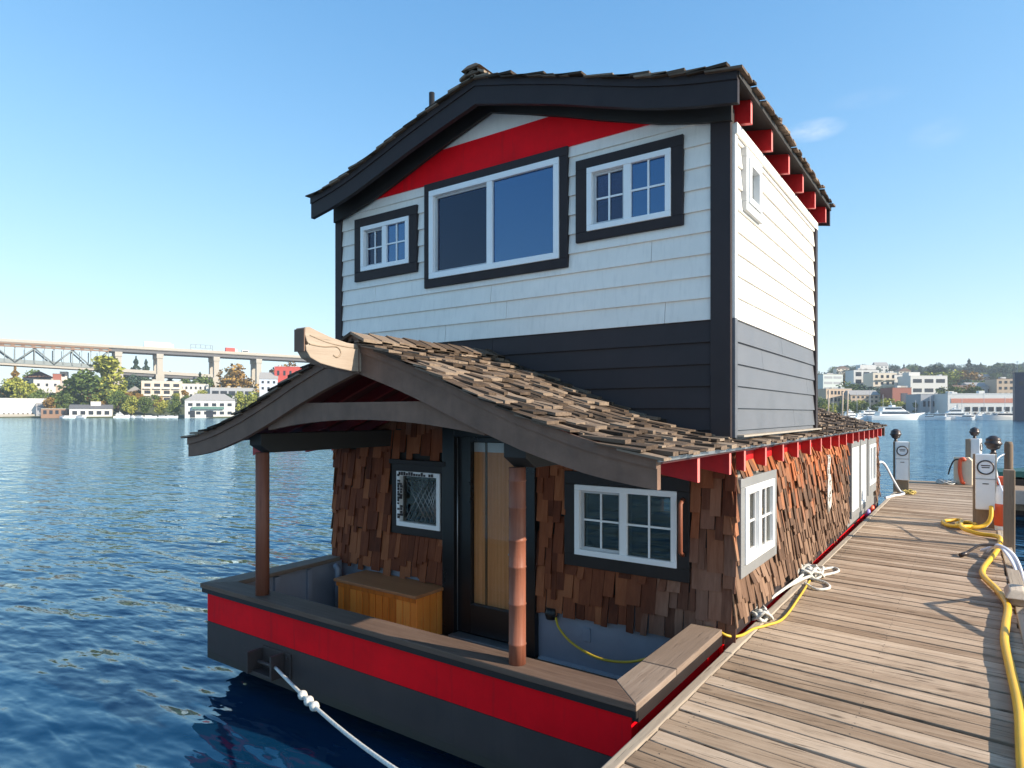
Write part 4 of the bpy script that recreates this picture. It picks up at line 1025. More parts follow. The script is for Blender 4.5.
# ================================================================== FAR SHORES
FM={}
FM['win']=plain('far_window_glass',(.03,.035,.045),.15)
FM['white']=plain('white_render',(.60,.59,.56),.7); FM['cream']=plain('cream_render',(.62,.54,.43),.7); FM['grey']=plain('grey_cladding',(.33,.34,.36),.7)
FM['dgrey']=plain('dark_roofing',(.12,.12,.125),.8); FM['roofgrey']=plain('grey_shingle_roof',(.30,.29,.28),.85); FM['brown']=plain('brown_roof',(.17,.10,.07),.8)
FM['brick']=plain('red_brick',(.28,.10,.07),.8); FM['pale']=plain('pale_green_cladding',(.50,.55,.53),.6); FM['bluew']=plain('blue_white_cladding',(.55,.60,.68),.6)
FM['salmon']=plain('salmon_panel',(.50,.20,.14),.7); FM['redh']=plain('red_cladding',(.55,.08,.06),.7); FM['tan']=plain('tan_render',(.48,.36,.26),.7)
FM['pile']=plain('creosote_pile',(.07,.05,.04),.8); FM['rust']=plain('rust_orange_girder',(.23,.135,.085),.7); FM['conc']=plain('pale_concrete',(.40,.37,.32),.8)
FM['truss']=plain('green_grey_steel',(.22,.25,.25),.6); FM['navy']=plain('navy_cladding',(.03,.035,.06),.6); FM['awn']=plain('green_awning',(.10,.20,.17),.6)
FM['boatw']=plain('white_gelcoat',(.82,.82,.80),.3,0,.03); FM['boatg']=plain('tinted_boat_glass',(.02,.03,.05),.1); FM['antif']=plain('navy_boot_top',(.02,.03,.08),.5)
FM['bark']=plain('tree_bark',(.09,.06,.04),.9); FM['teak']=plain('teak_trim',(.25,.14,.07),.6)

WCACHE={}
def building(name,label,u0,u1,vt,vb,t,depth,wall,roof='flat',rmat='dgrey',rows=0,cols=0,rz=0,wfrac=(.5,.5),pitch=.35,winmat='win',extra=None,group=None,cat='building'):
    uc=(u0+u1)/2; w_=(u1-u0)*t/FOC
    if u0>700 and name!='dark_tower': rz+=30; w_*=1.1
    z0=H(vb,t); h=H(vt,t)-z0; p=P(uc,t,z0)
    root=empty(name,p,YAW-math.atan2(uc-512,FOC)*.9+rad(rz+((uc*7.3)%11)-5),label,cat,group)
    hw=h if roof=='flat' else h*(1-pitch)
    m=MB(); m.box(-w_/2,w_/2,0,depth,-6,hw); m.build('wall',FM[wall],root)
    m=MB(); o=.35
    if roof=='flat':
        m.box(-w_/2-.1,w_/2+.1,-.1,depth+.1,hw+.002,hw+.35)
    elif roof=='gable':   # ridge along the view, gable to the water
        m.prism([(-w_/2-o,hw),(w_/2+o,hw),(0,h)],-.6,depth+.5,lambda a,b,d:(a,d,b))
    elif roof=='side':    # ridge parallel to the water
        m.prism([(-o,hw),(depth+o,hw),(depth/2,h)],-w_/2-o,w_/2+o,lambda a,b,d:(d,a,b))
    elif roof=='hip':
        q=min(depth/2,w_/2.6); m.poly([(-w_/2-o,-o,hw),(w_/2+o,-o,hw),(w_/2+o,depth+o,hw),(-w_/2-o,depth+o,hw),(-w_/2+q,depth/2,h),(w_/2-q,depth/2,h)],[(0,1,5,4),(1,2,5),(2,3,4,5),(3,0,4),(3,2,1,0)],.5)
    ro=m.build('roof',FM[rmat],root)
    if rows and cols:
        cw=w_*.94/cols; rh=hw*.94/rows; ww,wh=cw*wfrac[0],rh*wfrac[1]
        me=None
        for r_ in range(rows):
            for c_ in range(cols):
                if me is None:
                    m=MB(); m.box(-ww/2,ww/2,-.12,.05,-wh/2,wh/2); wo=m.build('window',FM[winmat],root); me=wo
                else:
                    wo=me.copy(); COL.objects.link(wo); wo.parent=root
                wo.location=(-w_*.47+cw*(c_+.5),0,hw*.05+rh*(r_+.5))
    if roof=='flat' and w_>12 and name not in('boathouse','dark_tower'):
        rr_=random.Random(int(uc*10))
        for q in range(rr_.randint(1,3)):
            a=rr_.uniform(-.42,.35)*w_; m=MB(); m.box(a,a+rr_.uniform(1,3),2,4.5,hw+.36,hw+rr_.uniform(.9,1.8)); m.build('rooftop_unit',FM[rr_.choice(('grey','white','conc'))],root)
    if extra: extra(root,w_,hw,h,depth)
    return root
def balconies(rows,cols,mat='white'):
    def f(root,w_,hw,h,d):
        m0=None
        for r_ in range(rows):
            for c_ in range(cols):
                x=-w_*.47+w_*.94/cols*(c_+.5); z=hw*(.04+.94/rows*r_)
                if m0 is None:
                    m=MB(); bw=w_/cols*.36; m.box(-bw,bw,-1.5,-.13,0,.2); m.box(-bw,bw,-1.5,-1.4,.2,1.1); m0=m.build('balcony',FM[mat],root)
                else: m0=m0.copy(); COL.objects.link(m0); m0.parent=root
                m0.location=(x,0,z)
    return f
def box_part(name,mat,fx):
    def f(root,w_,hw,h,d):
        m=MB()
        for a,b,c,e,g,k in fx: m.box(a*w_,b*w_,c,e,g*h,k*h)
        m.build(name,FM[mat],root)
    return f
def seq(*fs):
    def f(*a):
        for q in fs: q(*a)
    return f
B=building
# left shore
B('boathouse','long low white covered moorage shed at the far left waterline',-40,37,398.5,414.5,432,14,'white','flat','white',extra=seq(box_part('pile_row','pile',[(-.5+.05*i,-.485+.05*i,-.4,-.1,-.6,.1) for i in range(20)]),box_part('float','conc',[(-.5,.56,-3,-.5,-.15,.02)])))
B('shed','grey lean-to shed at the right end of the white moorage shed',37,45,402,415,440,10,'grey','side','roofgrey')
B('boathouse','low weathered orange timber boat shed between the white shed and the dark roofed house',44,70,409,415.6,428,9,'rust','flat','conc',rows=1,cols=5,wfrac=(.55,.6))
B('waterside_house','low white house with a broad dark roof on the left waterline',73,109,404.5,417,432,11,'white','side','dgrey',rows=1,cols=5,wfrac=(.6,.5),extra=box_part('chimney','white',[(-.02,.22,4,7,.9,1.25)]))
B('house','cream house with a brown gable roof below the left end of the bridge',26,53,371,392,520,14,'white','gable','brown',rows=3,cols=4,wfrac=(.4,.35))
B('apartment_block','long white block stepping down beside the brown gabled house',36,58,380,400,500,12,'white','flat','conc',rows=2,cols=3,wfrac=(.3,.3))
B('brick_tower','narrow red brick stair tower next to the brown gabled house',53.5,60.5,374,396,505,9,'brick','flat','dgrey')
B('apartment_block','narrow white block right of the red brick tower',60.5,66.5,372,386,512,9,'white','flat','conc',rows=2,cols=1,wfrac=(.4,.4))
B('apartment_block','low tan apartment block right of the brick tower among trees',58,79,386,399,490,12,'tan','flat','conc',rows=2,cols=5,wfrac=(.4,.3))
B('apartment_block','white three storey apartment block with dark balconies under the bridge ramp',144,180,381.5,404,500,14,'cream','flat','white',rows=3,cols=4,wfrac=(.62,.45),extra=balconies(3,4))
B('apartment_block','white two storey block joined to the right of the balcony apartments',180,207,384,400,510,14,'white','flat','conc',rows=2,cols=6,wfrac=(.4,.35))
B('waterside_house','white two storey house with a grey hip roof and green awning on the left waterline',187.5,233,393.5,418,430,13,'white','hip','roofgrey',rows=2,cols=6,wfrac=(.55,.36),pitch=.28,extra=seq(box_part('awning','awn',[(-.36,.28,-1.6,-.13,.36,.46)]),box_part('garage_door','win',[(-.08,.06,-.2,-.13,.02,.3),(-.40,-.30,-.2,-.13,.02,.3)])))
B('office_block','grey flat roofed block with a dark window band behind the hip roofed house',212,252,388,410,470,14,'grey','flat','conc',rows=2,cols=5,wfrac=(.8,.45))
B('house','blue white gabled house left of the red house by the bridge',260,277,372,392,500,10,'bluew','side','roofgrey',rows=2,cols=3,wfrac=(.4,.4))
B('house','bright red house beside the porch roof tip under the bridge',275,300,367,392,505,10,'redh','flat','redh',rows=2,cols=4,wfrac=(.35,.4),rz=-12)
B('house','small pale house among the trees under the lower bridge deck',128,142,386,402,520,10,'tan','gable','roofgrey',rows=2,cols=2,wfrac=(.4,.4))
B('house','low pale grey house beside the tree right of the brick tower',96,112,377,392,560,10,'pale','side','roofgrey',rows=1,cols=3,wfrac=(.4,.4))
# right shore
B('glass_block','pale green glassy block just right of the upper storey corner',823,843,374.5,392,520,14,'pale','flat','conc',rows=3,cols=2,wfrac=(.85,.4),winmat='grey')
B('brick_building','low brick building with round topped gables beside the pale green block',826,852,389,404,420,12,'tan','flat','conc',rows=2,cols=7,wfrac=(.55,.5))
B('apartment_block','white apartment block with a dark glazed penthouse on the right hillside',855,878,370,394,540,14,'white','flat','dgrey',rows=3,cols=3,wfrac=(.7,.55),extra=box_part('penthouse','white',[(-.2,.42,2,9,1.0,1.22)]))
B('apartment_block','tall cream apartment block with rows of balconies on the right hillside',874,896,373,394,520,14,'cream','flat','white',rows=3,cols=4,wfrac=(.45,.45),extra=balconies(3,2,'cream'))
B('apartment_block','white apartment block with a grey roof right of the cream balcony block',895,915,375,394,520,14,'white','flat','dgrey',rows=3,cols=3,wfrac=(.3,.35))
B('brick_building','dark red brick building with a tall blue window behind the yachts',893,911,388,405,400,12,'brick','flat','brown',extra=box_part('window','navy',[(-.05,.28,-.2,.1,.05,.7)]))
B('row_house','row of pale gabled houses behind the large yacht',852,878,390,404,410,10,'tan','side','roofgrey',rows=2,cols=6,wfrac=(.5,.5))
B('office_block','white modern block with dark open terraces on the right shore',912,946,376,396,500,16,'white','flat','white',rows=2,cols=3,wfrac=(.75,.4),extra=box_part('penthouse','white',[(-.5,-.2,2,10,1.0,1.2)]))
B('shed','long grey metal shed left of the white building with the red band',923,955,394.5,414,330,14,'grey','flat','grey',rows=1,cols=7,wfrac=(.5,.3))
B('pier_building','long white waterfront building with a wide red window band on stilts',954,1020,394,412.5,315,14,'white','flat','white',extra=seq(box_part('window_band','salmon',[(-.46,.34,-.14,.05,.52,.76)]),*[box_part('window','win',[(-.28+.1*i,-.215+.1*i,-.14,.05,.06,.30)]) for i in range(7)],box_part('stilt','pile',[(-.48+.08*i,-.46+.08*i,-.3,.6,-.55,.0) for i in range(13)])))
B('apartment_block','tan apartment block with dark windows at the far right behind the white pier building',999,1024,379,398,470,14,'tan','flat','brown',rows=3,cols=5,wfrac=(.5,.45))
B('house','grey roofed house with a long sloping roof on the right hillside',972,1000,382,395,480,14,'grey','side','roofgrey',rows=1,cols=4,wfrac=(.5,.4))
B('house','orange roofed house between the trees above the red banded building',958,974,385,396,450,10,'tan','side','brown',rows=1,cols=3,wfrac=(.4,.4))
B('dark_tower','dark navy clad tower with an antenna at the right edge of the view',1017,1034,373,414.5,270,9,'navy','flat','navy',extra=seq(box_part('antenna','grey',[(-.36,-.34,3,3.12,1.0,1.3),(-.42,-.28,3,3.05,1.28,1.29)]),box_part('window','win',[(-.3,-.1,-.15,.05,.7,.8)])))
for k,(u,vt,vb,t_,lb) in enumerate(((882,362,372,900,'small white house high among the ridge trees above the cream block'),(905,368,377,820,'pale house on the hillside above the white apartment block'),(960,370,378,860,'pale house half hidden below the tall ridge conifer'),(843,366,373,900,'pale house below the ridge at the left end of the far hill'),(985,374,381,760,'beige house among trees above the tan apartments'))):
    B('hill_house',lb,u-6,u+6,vt,vb,t_,9,('white','cream','white','cream','tan')[k],('side','gable')[k%2],('roofgrey','brown')[k%2],rows=2,cols=3,wfrac=(.4,.4),cat='house')

# ---- bridge
A=P(-70,462); Bq=P(430,720); bd=(Bq-A); LB=bd.length; bd.normalize(); bn=Vector((-bd.y,bd.x,0))
br=empty('highway_bridge',A,math.atan2(bd.y,bd.x),'double deck steel truss highway bridge high above the left shore','bridge')
def s_at(u):   # station along the bridge seen at column u
    d=FW+RT*((u-512)/FOC); # A + s*bd = k*d
    den=bd.x*d.y-bd.y*d.x; return (A.y*d.x-A.x*d.y)/den
zu=57.5; 
st=s_at(107)
m=MB(); m.box(0,LB,-10,10,zu-1.6,zu); m.build('upper_deck',FM['conc'],br)
m=MB(); m.box(0,LB,-10.4,-10.02,zu-1.2,zu+1.0); m.build('parapet',FM['conc'],br)
m=MB(); m.box(0,st,-9.4,-9.0,zu-4.8,zu-1.65); 
m.build('girder',FM['truss'],br)
m=MB(); m.box(st,LB,-9,9,zu-4.2,zu-1.65); m.build('girder',FM['dgrey'],br)
m=MB(); m.box(0,st,-10.2,-9.45,zu-4.9,zu-4.0); m.box(0,st,-10.2,-9.45,zu-2.6,zu-1.7); m.build('flange',FM['rust'],br)
i=0; x=2
while x<st: 
    m=MB(); m.box(x,x+2.4,-9.9,-9.46,zu-3.95,zu-2.65); m.build('bracket',FM['rust' if i%2 else 'brown'],br); x+=6.2; i+=1
zl0,zl1=43.0,37.5
m=MB(); 
sl_=s_at(214)
def zl(s_): return zl0+(zl1-zl0)*s_/sl_
m.hexa([(0,-8,zl(0)-2.6),(sl_,-8,zl(sl_)-2.6),(sl_,8,zl(sl_)-2.6),(0,8,zl(0)-2.6),(0,-8,zl(0)),(sl_,-8,zl(sl_)),(sl_,8,zl(sl_)),(0,8,zl(0))]); m.build('lower_deck',FM['conc'],br)
m=MB(); m.hexa([(s_at(112),-7,zl(s_at(112))-5),(sl_,-7,zl(sl_)-5),(sl_,7,zl(sl_)-5),(s_at(112),7,zl(s_at(112))-5),(s_at(112),-7,zl(s_at(112))-2.61),(sl_,-7,zl(sl_)-2.61),(sl_,7,zl(sl_)-2.61),(s_at(112),7,zl(s_at(112))-2.61)]); m.build('girder',FM['dgrey'],br)
m=MB(); m.hexa([(0,-8.4,zl(0)-.9),(st,-8.4,zl(st)-.9),(st,-8.05,zl(st)-.9),(0,-8.05,zl(0)-.9),(0,-8.4,zl(0)+2.2),(st,-8.4,zl(st)+2.2),(st,-8.05,zl(st)+2.2),(0,-8.05,zl(0)+2.2)]); m.build('railing',FM['truss'],br)
np_=9; 
for i in range(np_+1):
    x=st*i/np_; zb_=zl(x)
    for yy in (-8.8,8.8):
        m=MB(); m.box(x-.35,x+.35,yy-.3,yy+.3,zb_,zu-4.8); m.build('vertical',FM['truss'],br)
        if i<np_:
            x2=st*(i+1)/np_; 
            pa,pb=((x,zb_),(x2,zu-4.8)) if i%2==0 else ((x,zu-4.8),(x2,zb_))
            m=MB(); m.tube([(pa[0],yy,pa[1]),(pb[0],yy,pb[1])],.55,4); m.build('diagonal',FM['truss'],br)
            m=MB(); xm=(x+x2)/2; m.box(xm-.2,xm+.2,yy-.2,yy+.2,zb_,zu-4.8); m.build('hanger',FM['truss'],br)
for u in (117,158,214,256,330,400):
    x=s_at(u); m=MB()
    for yy in (-7,7): m.box(x-2.2,x+2.2,yy-2,yy+2,0,zu-4.25)
    m.box(x-2.6,x+2.6,-9.5,9.5,zu-8,zu-4.25)
    if u<220: m.box(x-3.2,x+3.2,-9.2,9.2,10,zl(min(x,sl_))-2.7)
    m.build('pier',FM['conc'],br)
for u in (122,): 
    x=s_at(40); 
def vehicle(name,label,cat,u,L_,h,mat,cab=None):
    x=s_at(u); p=A+bd*x-bn*(-7.0)*-1; p=A+bd*x+bn*(-6.5)
    r_=empty(name,(p.x,p.y,zu),math.atan2(bd.y,bd.x),label,cat)
    m=MB(); m.box(-L_/2,L_/2,-1.25,1.25,.7,h); m.build('body',FM[mat],r_,.15)
    m=MB(); m.box(-L_/2+.6,L_/2-.6,-1.3,-1.255,h*.5,h*.78) if cab else m.box(L_/2+.02,L_/2+2,-1.2,1.2,.7,h*.8)
    m.build('window_band' if cab else 'cab',FM['win' if cab else 'white'],r_)
    for k in (-L_*.35,-L_*.2,L_*.35):
        m=MB(); m.tube([(k,-1.3,.5),(k,1.3,.5)],.5,10); m.build('wheel',FM['dgrey'],r_)
vehicle('truck','long white trailer truck on the upper bridge deck','truck',156,20,5.6,'white')
vehicle('truck','red truck on the upper bridge deck right of the sign frame','truck',228,8,4.6,'redh')
vehicle('bus','small white bus far right on the bridge deck','bus',243,6,3.2,'white',True)
sg=empty('sign_gantry',A+bd*s_at(200)+bn*-6+Vector((0,0,zu)),math.atan2(bd.y,bd.x),'dark steel lattice sign gantry on the upper bridge deck','sign')
m=MB(); m.box(-9,9,-.3,.3,5.6,6.0); m.box(-9,9,-.3,.3,2.6,3.0)
m.build('gantry_beam',FM['truss'],sg)
for x in (-9,-5,-1,3,7,8.7):
    m=MB(); m.box(x,x+.4,-.28,.28,0 if x in(-9,8.7) else 3,5.58); m.build('gantry_post',FM['truss'],sg)

# ---- trees
LM=[leaf_mat('mid_green_leaves',(0.053,0.083,0.021),(0.112,0.158,0.038),(0.180,0.225,0.060)),leaf_mat('dark_conifer_needles',(0.021,0.039,0.022),(0.042,0.072,0.039),(0.068,0.105,0.053)),
    leaf_mat('yellow_green_leaves',(0.150,0.180,0.030),(0.285,0.300,0.053),(0.420,0.405,0.090)),leaf_mat('autumn_leaves',(0.165,0.105,0.030),(0.300,0.173,0.045),(0.390,0.270,0.075)),leaf_mat('blue_green_leaves',(0.038,0.068,0.045),(0.068,0.112,0.075),(0.105,0.150,0.098))]
def crown(kind,seed,n_):
    rr=random.Random(seed); m=MB()
    def leaf(p,s_,rn):
        a=Vector((rr.gauss(0,1),rr.gauss(0,1),rr.gauss(0,1))).normalized(); b=a.orthogonal().normalized(); c=a.cross(b)
        ang=rr.random()*6.28; b2=b*math.cos(ang)+c*math.sin(ang); c2=a.cross(b2)
        m.poly([p+b2*s_,p+c2*s_*.8,p-b2*s_,p-c2*s_*.8],[(0,1,2,3)],rn)
    if kind=='conifer':
        for i in range(n_):
            z=rr.random()**.8; rad_=.30*(1-z)**.85*(.75+.35*math.sin(z*34+seed)); a=rr.random()*6.28; q=rr.uniform(.55,1)
            leaf(Vector((rad_*q*math.cos(a),rad_*q*math.sin(a),.05+.95*z)),rr.uniform(.022,.046)*(1.15-.7*z),rr.random())
    else:
        bl=[]; nb=13 if kind=='round' else 11
        for i in range(nb):
            if kind=='round': bl.append((rr.uniform(-.27,.27),rr.uniform(-.27,.27),rr.uniform(.26,.82),rr.uniform(.15,.25)))
            else: bl.append((rr.uniform(-.12,.12),rr.uniform(-.12,.12),rr.uniform(.16,.90),rr.uniform(.10,.17)))
        for i in range(n_):
            b=rr.choice(bl); v=Vector((rr.gauss(0,1),rr.gauss(0,1),rr.gauss(0,1))).normalized()*b[3]*rr.uniform(.6,1.06)
            leaf(Vector((b[0],b[1],b[2]))+v,rr.uniform(.022,.047),rr.random())
    return m
PROTO={}
def tree_proto(kind,mi,var,n_=1700):
    key=(kind,mi,var)
    if key in PROTO: return PROTO[key]
    root=bpy.data.objects.new('tree',None); 
    tr=MB(); 
    tr.tube([(0,0,-.12),(0,0,.25),(.01,.01,.55)],.03,6,radii=[.035,.026,.012])
    if kind!='conifer':
        for a in (0,2.1,4.2): tr.tube([(0,0,.24),(.12*math.cos(a),.12*math.sin(a),.42),(.2*math.cos(a),.2*math.sin(a),.6)],.015,5,radii=[.018,.012,.005])
    tmesh=tr.build('trunk',FM['bark']); cmesh=crown(kind,var*7+mi+len(kind),n_).build('crown',LM[mi],recalc=False)
    PROTO[key]=(tmesh.data,cmesh.data); bpy.data.objects.remove(tmesh); bpy.data.objects.remove(cmesh)
    return PROTO[key]
TREES=random.Random(77)
def tree(kind,mi,u,vtop,t,h,label,group=None,name='tree',wide=1.0):
    p=P(u,t); zg=gz(p.x,p.y)
    if h is None: h=max(3,H(vtop,t)-zg)
    td,cd=tree_proto(kind,mi,TREES.randrange(4))
    r_=empty(name,(p.x,p.y,zg),TREES.random()*6.28,label,'tree',group); r_.scale=(h*wide,h*wide,h)
    for nm,d in (('trunk',td),('crown',cd)):
        o=bpy.data.objects.new(nm,d); COL.objects.link(o); o.parent=r_
for (k,mi,u,vt,t_,wd,lb) in (
  ('tall',2,109,356,470,1.35,'tall yellow green tree rising in front of the bridge truss'),
  ('round',0,90,366,462,1.3,'broad mid green tree left of the tall yellow green tree'),
  ('round',3,239,364,520,1.25,'round orange brown autumn tree under the bridge right of the pier'),
  ('round',2,246,390,445,1.0,'bright yellow green tree beside the porch roof edge'),
  ('round',2,24,376,455,1.0,'yellow green tree in front of the cream gabled house'),
  ('tall',0,12,380,462,1.1,'green tree between the white shed and the bridge at far left'),
  ('conifer',3,15,366,480,1.1,'dark reddish conifer at the far left under the bridge'),
  ('round',0,38,386,450,.9,'small round green tree in front of the white stepped block'),
  ('round',0,62,393,442,.9,'low green tree right of the white moorage shed'),
  ('round',3,50,397,440,.8,'low orange bush behind the orange boat shed'),
  ('round',0,123,372,540,1.2,'green tree at the foot of the bridge ramp'),
  ('round',4,136,375,530,1.1,'dark green tree left of the balcony apartments'),
  ('round',0,175,400,436,.9,'bright green tree on the shore left of the hip roofed house'),
  ('round',2,160,399,440,.8,'small yellow green tree below the balcony apartments'),
  ('round',0,145,396,446,.9,'green shrub tree at the left foot of the balcony apartments'),
  ('round',2,132,395,445,.9,'light green tree right of the small moored boat'),
  ('round',0,118,388,455,1.0,'mid green tree behind the small moored boat'),
  ('conifer',1,146,359,700,.9,'first dark conifer seen between the two bridge decks'),
  ('conifer',1,136,356,720,.9,'taller dark conifer seen between the two bridge decks'),
  ('conifer',1,200,372,560,1.1,'dark conifer beside the second bridge pier'),
  ('round',0,204,376,540,1.1,'green tree behind the second bridge pier'),
  ('conifer',1,170,371,600,1.2,'dark conifer under the lower bridge deck'),
  ('round',0,192,378,560,1.1,'green tree under the lower bridge deck'),
  ('round',3,278,360,620,1.0,'dull brown tree behind the red house by the bridge'),
  ('round',0,70,380,530,1.2,'green tree behind the low tan apartment block'),
  ('round',0,34,366,560,1.0,'green tree under the truss behind the cream gabled house'),
  ('round',2,829,399,334,1.0,'yellow green shrub tree at the roof edge right of the upper storey'),
  ('round',0,820,397,336,1.0,'green shrub tree hard against the upper storey corner'),
  ('round',0,846,399,336,1.0,'green tree behind the wooden pilings on the right shore'),
  ('round',0,862,402,338,.9,'small green tree behind the small flybridge cruiser'),
  ('round',2,887,394,350,1.0,'yellow green tree in front of the cream balcony block'),
  ('round',0,918,402,336,1.1,'dark green tree between the yachts and the grey metal shed'),
  ('round',4,866,382,470,1.5,'broad dark green tree below the glazed penthouse block'),
  ('round',0,850,382,470,1.2,'green tree right of the pale green glass block'),
  ('round',2,925,366,620,1.4,'bright yellow green tree above the white modern block'),
  ('round',2,915,368,640,1.2,'second yellow green tree above the white modern block'),
  ('tall',1,941,366,640,1.5,'dark narrow tree right of the bright yellow green tree'),
  ('round',2,957,370,600,1.2,'yellow tree left of the autumn tree on the right hillside'),
  ('round',3,966,369,590,1.3,'orange autumn tree in the middle of the right hillside'),
  ('round',3,957,383,440,1.2,'orange brown tree behind the grey metal shed'),
  ('round',0,966,386,430,1.1,'green tree above the left end of the red banded building'),
  ('round',0,948,386,430,1.1,'green tree above the grey metal shed'),
  ('round',4,975,377,560,1.4,'dark green tree above the orange roofed house'),
  ('conifer',1,969,358.5,820,1.25,'tallest dark conifer standing out on the right ridge'),
  ('round',0,986,378,540,1.3,'green tree right of the orange roofed house'),
  ('round',3,852,371,640,1.1,'small orange tree above the pale green glass block'),
  ('round',4,1001,364,760,1.3,'round bluish tree at the right end of the ridge')):
    tree(k,mi,u,vt,t_,None,lb,wide=wd,name={'conifer':'conifer_tree','round':'leafy_tree','tall':'tall_tree'}[k])
rr=random.Random(31)
for i in range(120):
    u=812+rr.random()*215; t_=rr.uniform(800,1080); tree('conifer' if rr.random()<.35 else 'round',rr.choice((1,4,4,0)),u,0,t_,rr.uniform(13,21),'dark tree in the continuous row along the far right ridge','dark trees along the far right ridge',name='ridge_tree',wide=rr.uniform(.9,1.3))
for i in range(115):
    u=815+rr.random()*212; t_=rr.uniform(545,820); tree(rr.choice(('round','round','conifer')),rr.choice((0,0,4,1,2)),u,0,t_,rr.uniform(8,14),'tree among the houses half way up the right hillside','trees half way up the right hillside',name='hillside_tree',wide=rr.uniform(1,1.35))
for i in range(40):
    u=812+rr.random()*215; t_=rr.uniform(338,470); tree('round',rr.choice((0,0,2,4)),u,0,t_,rr.uniform(4.5,8),'low shrub tree between the buildings low on the right shore','low trees on the right shore',name='shore_tree',wide=rr.uniform(1,1.4))
for i in range(105):
    u=-20+rr.random()*330; t_=rr.uniform(445,520); tree(rr.choice(('round','round','tall')),rr.choice((0,0,2,4,3)),u,0,t_,rr.uniform(6,10),'leafy tree among the buildings on the left shore','trees among the buildings on the left shore',name='shore_tree',wide=rr.uniform(.9,1.3))
for i in range(40):
    u=-20+rr.random()*340; t_=rr.uniform(560,700); tree(rr.choice(('round','conifer')),rr.choice((0,1,4)),u,0,t_,rr.uniform(7,12),'distant tree on the slope behind the left shore houses','distant trees behind the left shore',name='slope_tree',wide=rr.uniform(1,1.4))

# ---- boats on the right shore and a small one on the left
def yacht(label,u,t,L_,heading,decks=2,h0=1.5,mat='boatw',name='motor_yacht',mast=True):
    p=P(u,t,0); r_=empty(name,p,YAW+rad(heading),label,'boat')
    B_=L_*.26; hull_mesh(L_,B_,h0,h0*1.75,-.2,14,.8).build('hull',FM[mat],r_)
    m=MB(); hull_mesh_=None
    m.box(-L_*.5,L_*.28,-B_*.47,B_*.47,.05,.35); 
    z=h0*1.02; x0,x1=-L_*.36,L_*.24; w_=B_*.40
    for d in range(decks):
        hh=L_*.075 if L_>15 else L_*.10; sl=hh*.9
        m=MB(); m.hexa([(x0,-w_,z),(x1,-w_,z),(x1,w_,z),(x0,w_,z),(x0+sl*.2,-w_*.93,z+hh),(x1-sl*1.6,-w_*.93,z+hh),(x1-sl*1.6,w_*.93,z+hh),(x0+sl*.2,w_*.93,z+hh)]); c=m.build('cabin',FM['boatw'],r_,.05)
        m=MB(); a,b=x0+L_*.05,x1-sl*.75; zz0,zz1=z+hh*.42,z+hh*.82
        for s_ in (-1,1):
            yo=w_*1.0*s_; m.hexa([(a,yo*.965,zz0),(b,yo*.965,zz0),(b,yo*1.02,zz0),(a,yo*1.02,zz0),(a,yo*.94,zz1),(b-sl*.7,yo*.94,zz1),(b-sl*.7,yo*.985,zz1),(a,yo*.985,zz1)])
        m.hexa([(x1-sl*.62,-w_*.8,zz0),(x1-sl*.60,-w_*.8,zz0),(x1-sl*.60,w_*.8,zz0),(x1-sl*.62,w_*.8,zz0),(x1-sl*1.32,-w_*.8,zz1),(x1-sl*1.27,-w_*.8,zz1),(x1-sl*1.27,w_*.8,zz1),(x1-sl*1.32,w_*.8,zz1)])
        m.build('window_band',FM['boatg'],c)
        m=MB(); m.box(x0-L_*.05,x1-sl*1.2,-w_*1.05,w_*1.05,z+hh+.01,z+hh+.16); m.build('deck_overhang',FM['boatw'],c)
        z+=hh+.18; x0+=L_*.06; x1-=L_*.11; w_*=.85
    if mast:
        m=MB(); m.box(-L_*.12,-L_*.06,-w_*.9,w_*.9,z,z+L_*.03); m.tube([(-L_*.09,0,z),(-L_*.12,0,z+L_*.10)],.12,6); m.tube([(-L_*.11,-.9,z+L_*.06),(-L_*.11,.9,z+L_*.06)],.08,6); m.build('radar_mast',FM['boatw'],r_)
    m=MB(); 
    for k in range(5): m.tube([(L_*(.2+.055*k),-B_*.36*(1-.17*k),h0*1.45),(L_*(.2+.055*k),-B_*.36*(1-.17*k),h0*1.45+1.0)],.03,4)
    m.build('bow_rail',FM['grey'],r_)
    return r_
yacht('largest white motor yacht moored on the right shore, bow to the right',897,289,24,-4,2,1.9)
yacht('small white flybridge cruiser at the left of the moored boats',852,300,11,12,2,1.2)
yacht('white cruiser behind the largest yacht, left of its bow',872,312,16,0,2,1.6)
yacht('white cruiser with its bow to the left beside the largest yacht',934,292,13,175,1,1.4)
yacht('white flybridge yacht in front of the grey metal shed',951,299,15,168,2,1.5)
yacht('low white speedboat below the red banded building',966,287,9,178,1,1.0,mast=False)
yacht('pale cruiser with blue windows at the right of the moored boats',1000,284,14,174,1,1.5)
yacht('white boat partly cut off at the right edge of the moored boats',1021,290,9,176,2,1.2)
yacht('tiny white cabin boat on the left shore below the bridge',121.5,422,9,25,2,1.2,name='cabin_boat')
for u,v,t_,lb in ((828,390,262,'leftmost tall wooden piling in front of the right shore'),(842,392,262,'tall wooden piling second from left on the right shore'),(847,391,264,'tall wooden piling leaning close to its left neighbour on the right shore')):
    p=P(u,t_); m=MB(); m.tube([(p.x,p.y,-2),(p.x+.3,p.y,H(v,t_))],.28,8); tag(m.build('wooden_piling',FM['tan']),lb,'piling')
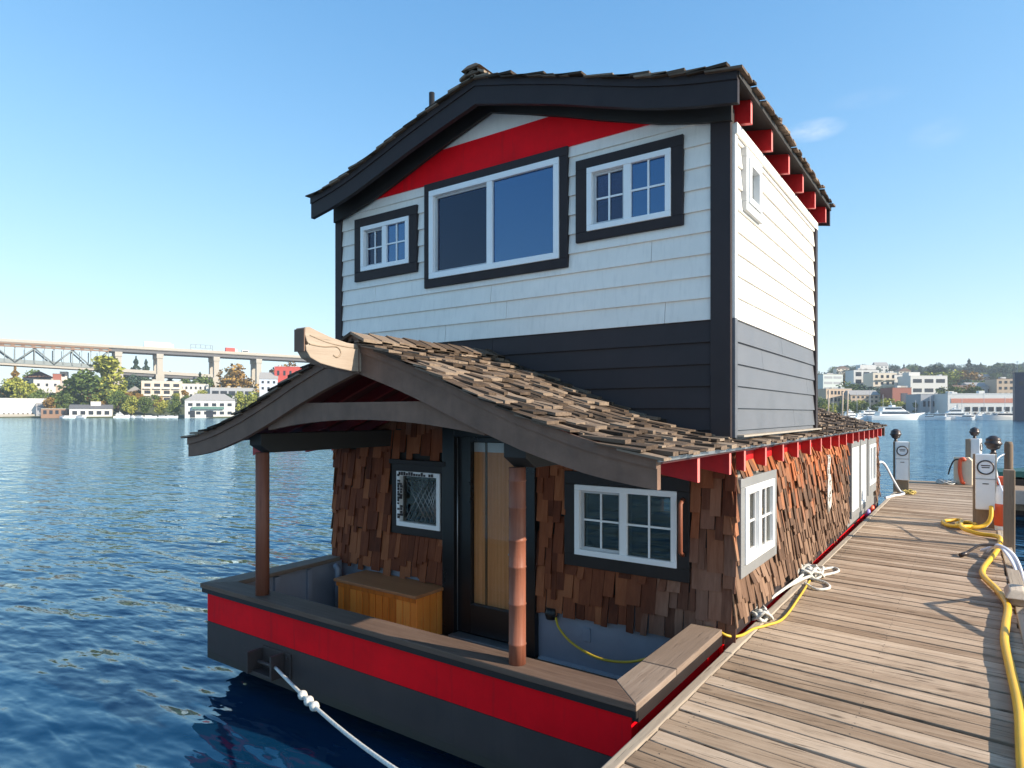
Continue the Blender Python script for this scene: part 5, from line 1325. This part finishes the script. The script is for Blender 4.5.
def sail(u,t_,L_,hm,label):
    p=P(u,t_); r_=empty('sailboat',p,YAW+rad(70),label,'boat'); hull_mesh(L_,L_*.3,.9,1.3,-.2).build('hull',FM['boatw'],r_)
    m=MB(); m.tube([(0,0,1),(0,0,hm)],.10,6); m.build('mast',FM['grey'],r_); m=MB(); m.tube([(0,0,2.2),(-L_*.4,0,2.3)],.13,6); m.build('boom',FM['navy'],r_); m=MB(); m.box(-L_*.2,L_*.15,-.7,.7,1.0,1.6); m.build('cabin',FM['boatw'],r_); return r_
sail(870,306,8,14,'sailboat with a bare mast behind the large yachts'); sail(915.5,300,7,9,'sailboat with a short mast right of the largest yacht')
m=MB()
for i in range(26):
    u0=818+i*8.2; p=P(u0,303); m.box(p.x-2,p.x+2.2,p.y-1.5,p.y+1.5,-.2,.55)
tag(m.build('marina_float',FM['conc']),'long grey marina float behind the moored boats on the right shore','float')

rb=random.Random(61)
for i,u in enumerate((838,847,861,866,878,905,921,927,942,958,972,979,986,993,1008,1013)):
    yacht('small white boat in the crowded row moored along the right shore',u+rb.uniform(-2,2),rb.uniform(289,316),rb.uniform(6,10),rb.choice((10,170,-8,188,60)),rb.choice((1,2)),rb.uniform(.9,1.3),name='small_boat',mast=rb.random()<.4)['group']='small white boats in the row along the right shore'
for i,u in enumerate((64,69,80,130,139,150,163,172)):
    yacht('small white boat along the left shore waterline',u,rb.uniform(421,427),rb.uniform(5,8),rb.choice((10,170,40)),1,rb.uniform(.7,1.0),name='small_boat',mast=False)['group']='small white boats along the left shore'
for i,(u,t_,hm) in enumerate(((833,309,11),(857,311,13),(883,311,12),(930,312,12),(962,310,10),(984,312,13),(1005,311,11))):
    sail(u,t_,7,hm,'small sailboat with a bare mast among the boats on the right shore')['group']='sailboats among the boats on the right shore'
# ---- air between here and the far shores
if True:
    m=MB(); m.box(-2500,2500,-2500,2500,-3,140)
    hz=NT('hazy_air'); hz.n.remove(hz.b); pv=hz.node('ShaderNodeVolumePrincipled'); pv.inputs['Color'].default_value=(.80,.90,1,1); pv.inputs['Density'].default_value=.00022
    pv.inputs['Anisotropy'].default_value=.2; hz.link(pv.outputs[0],hz.out.inputs['Volume'])
    tag(m.build('haze',hz.m),kind='stuff')
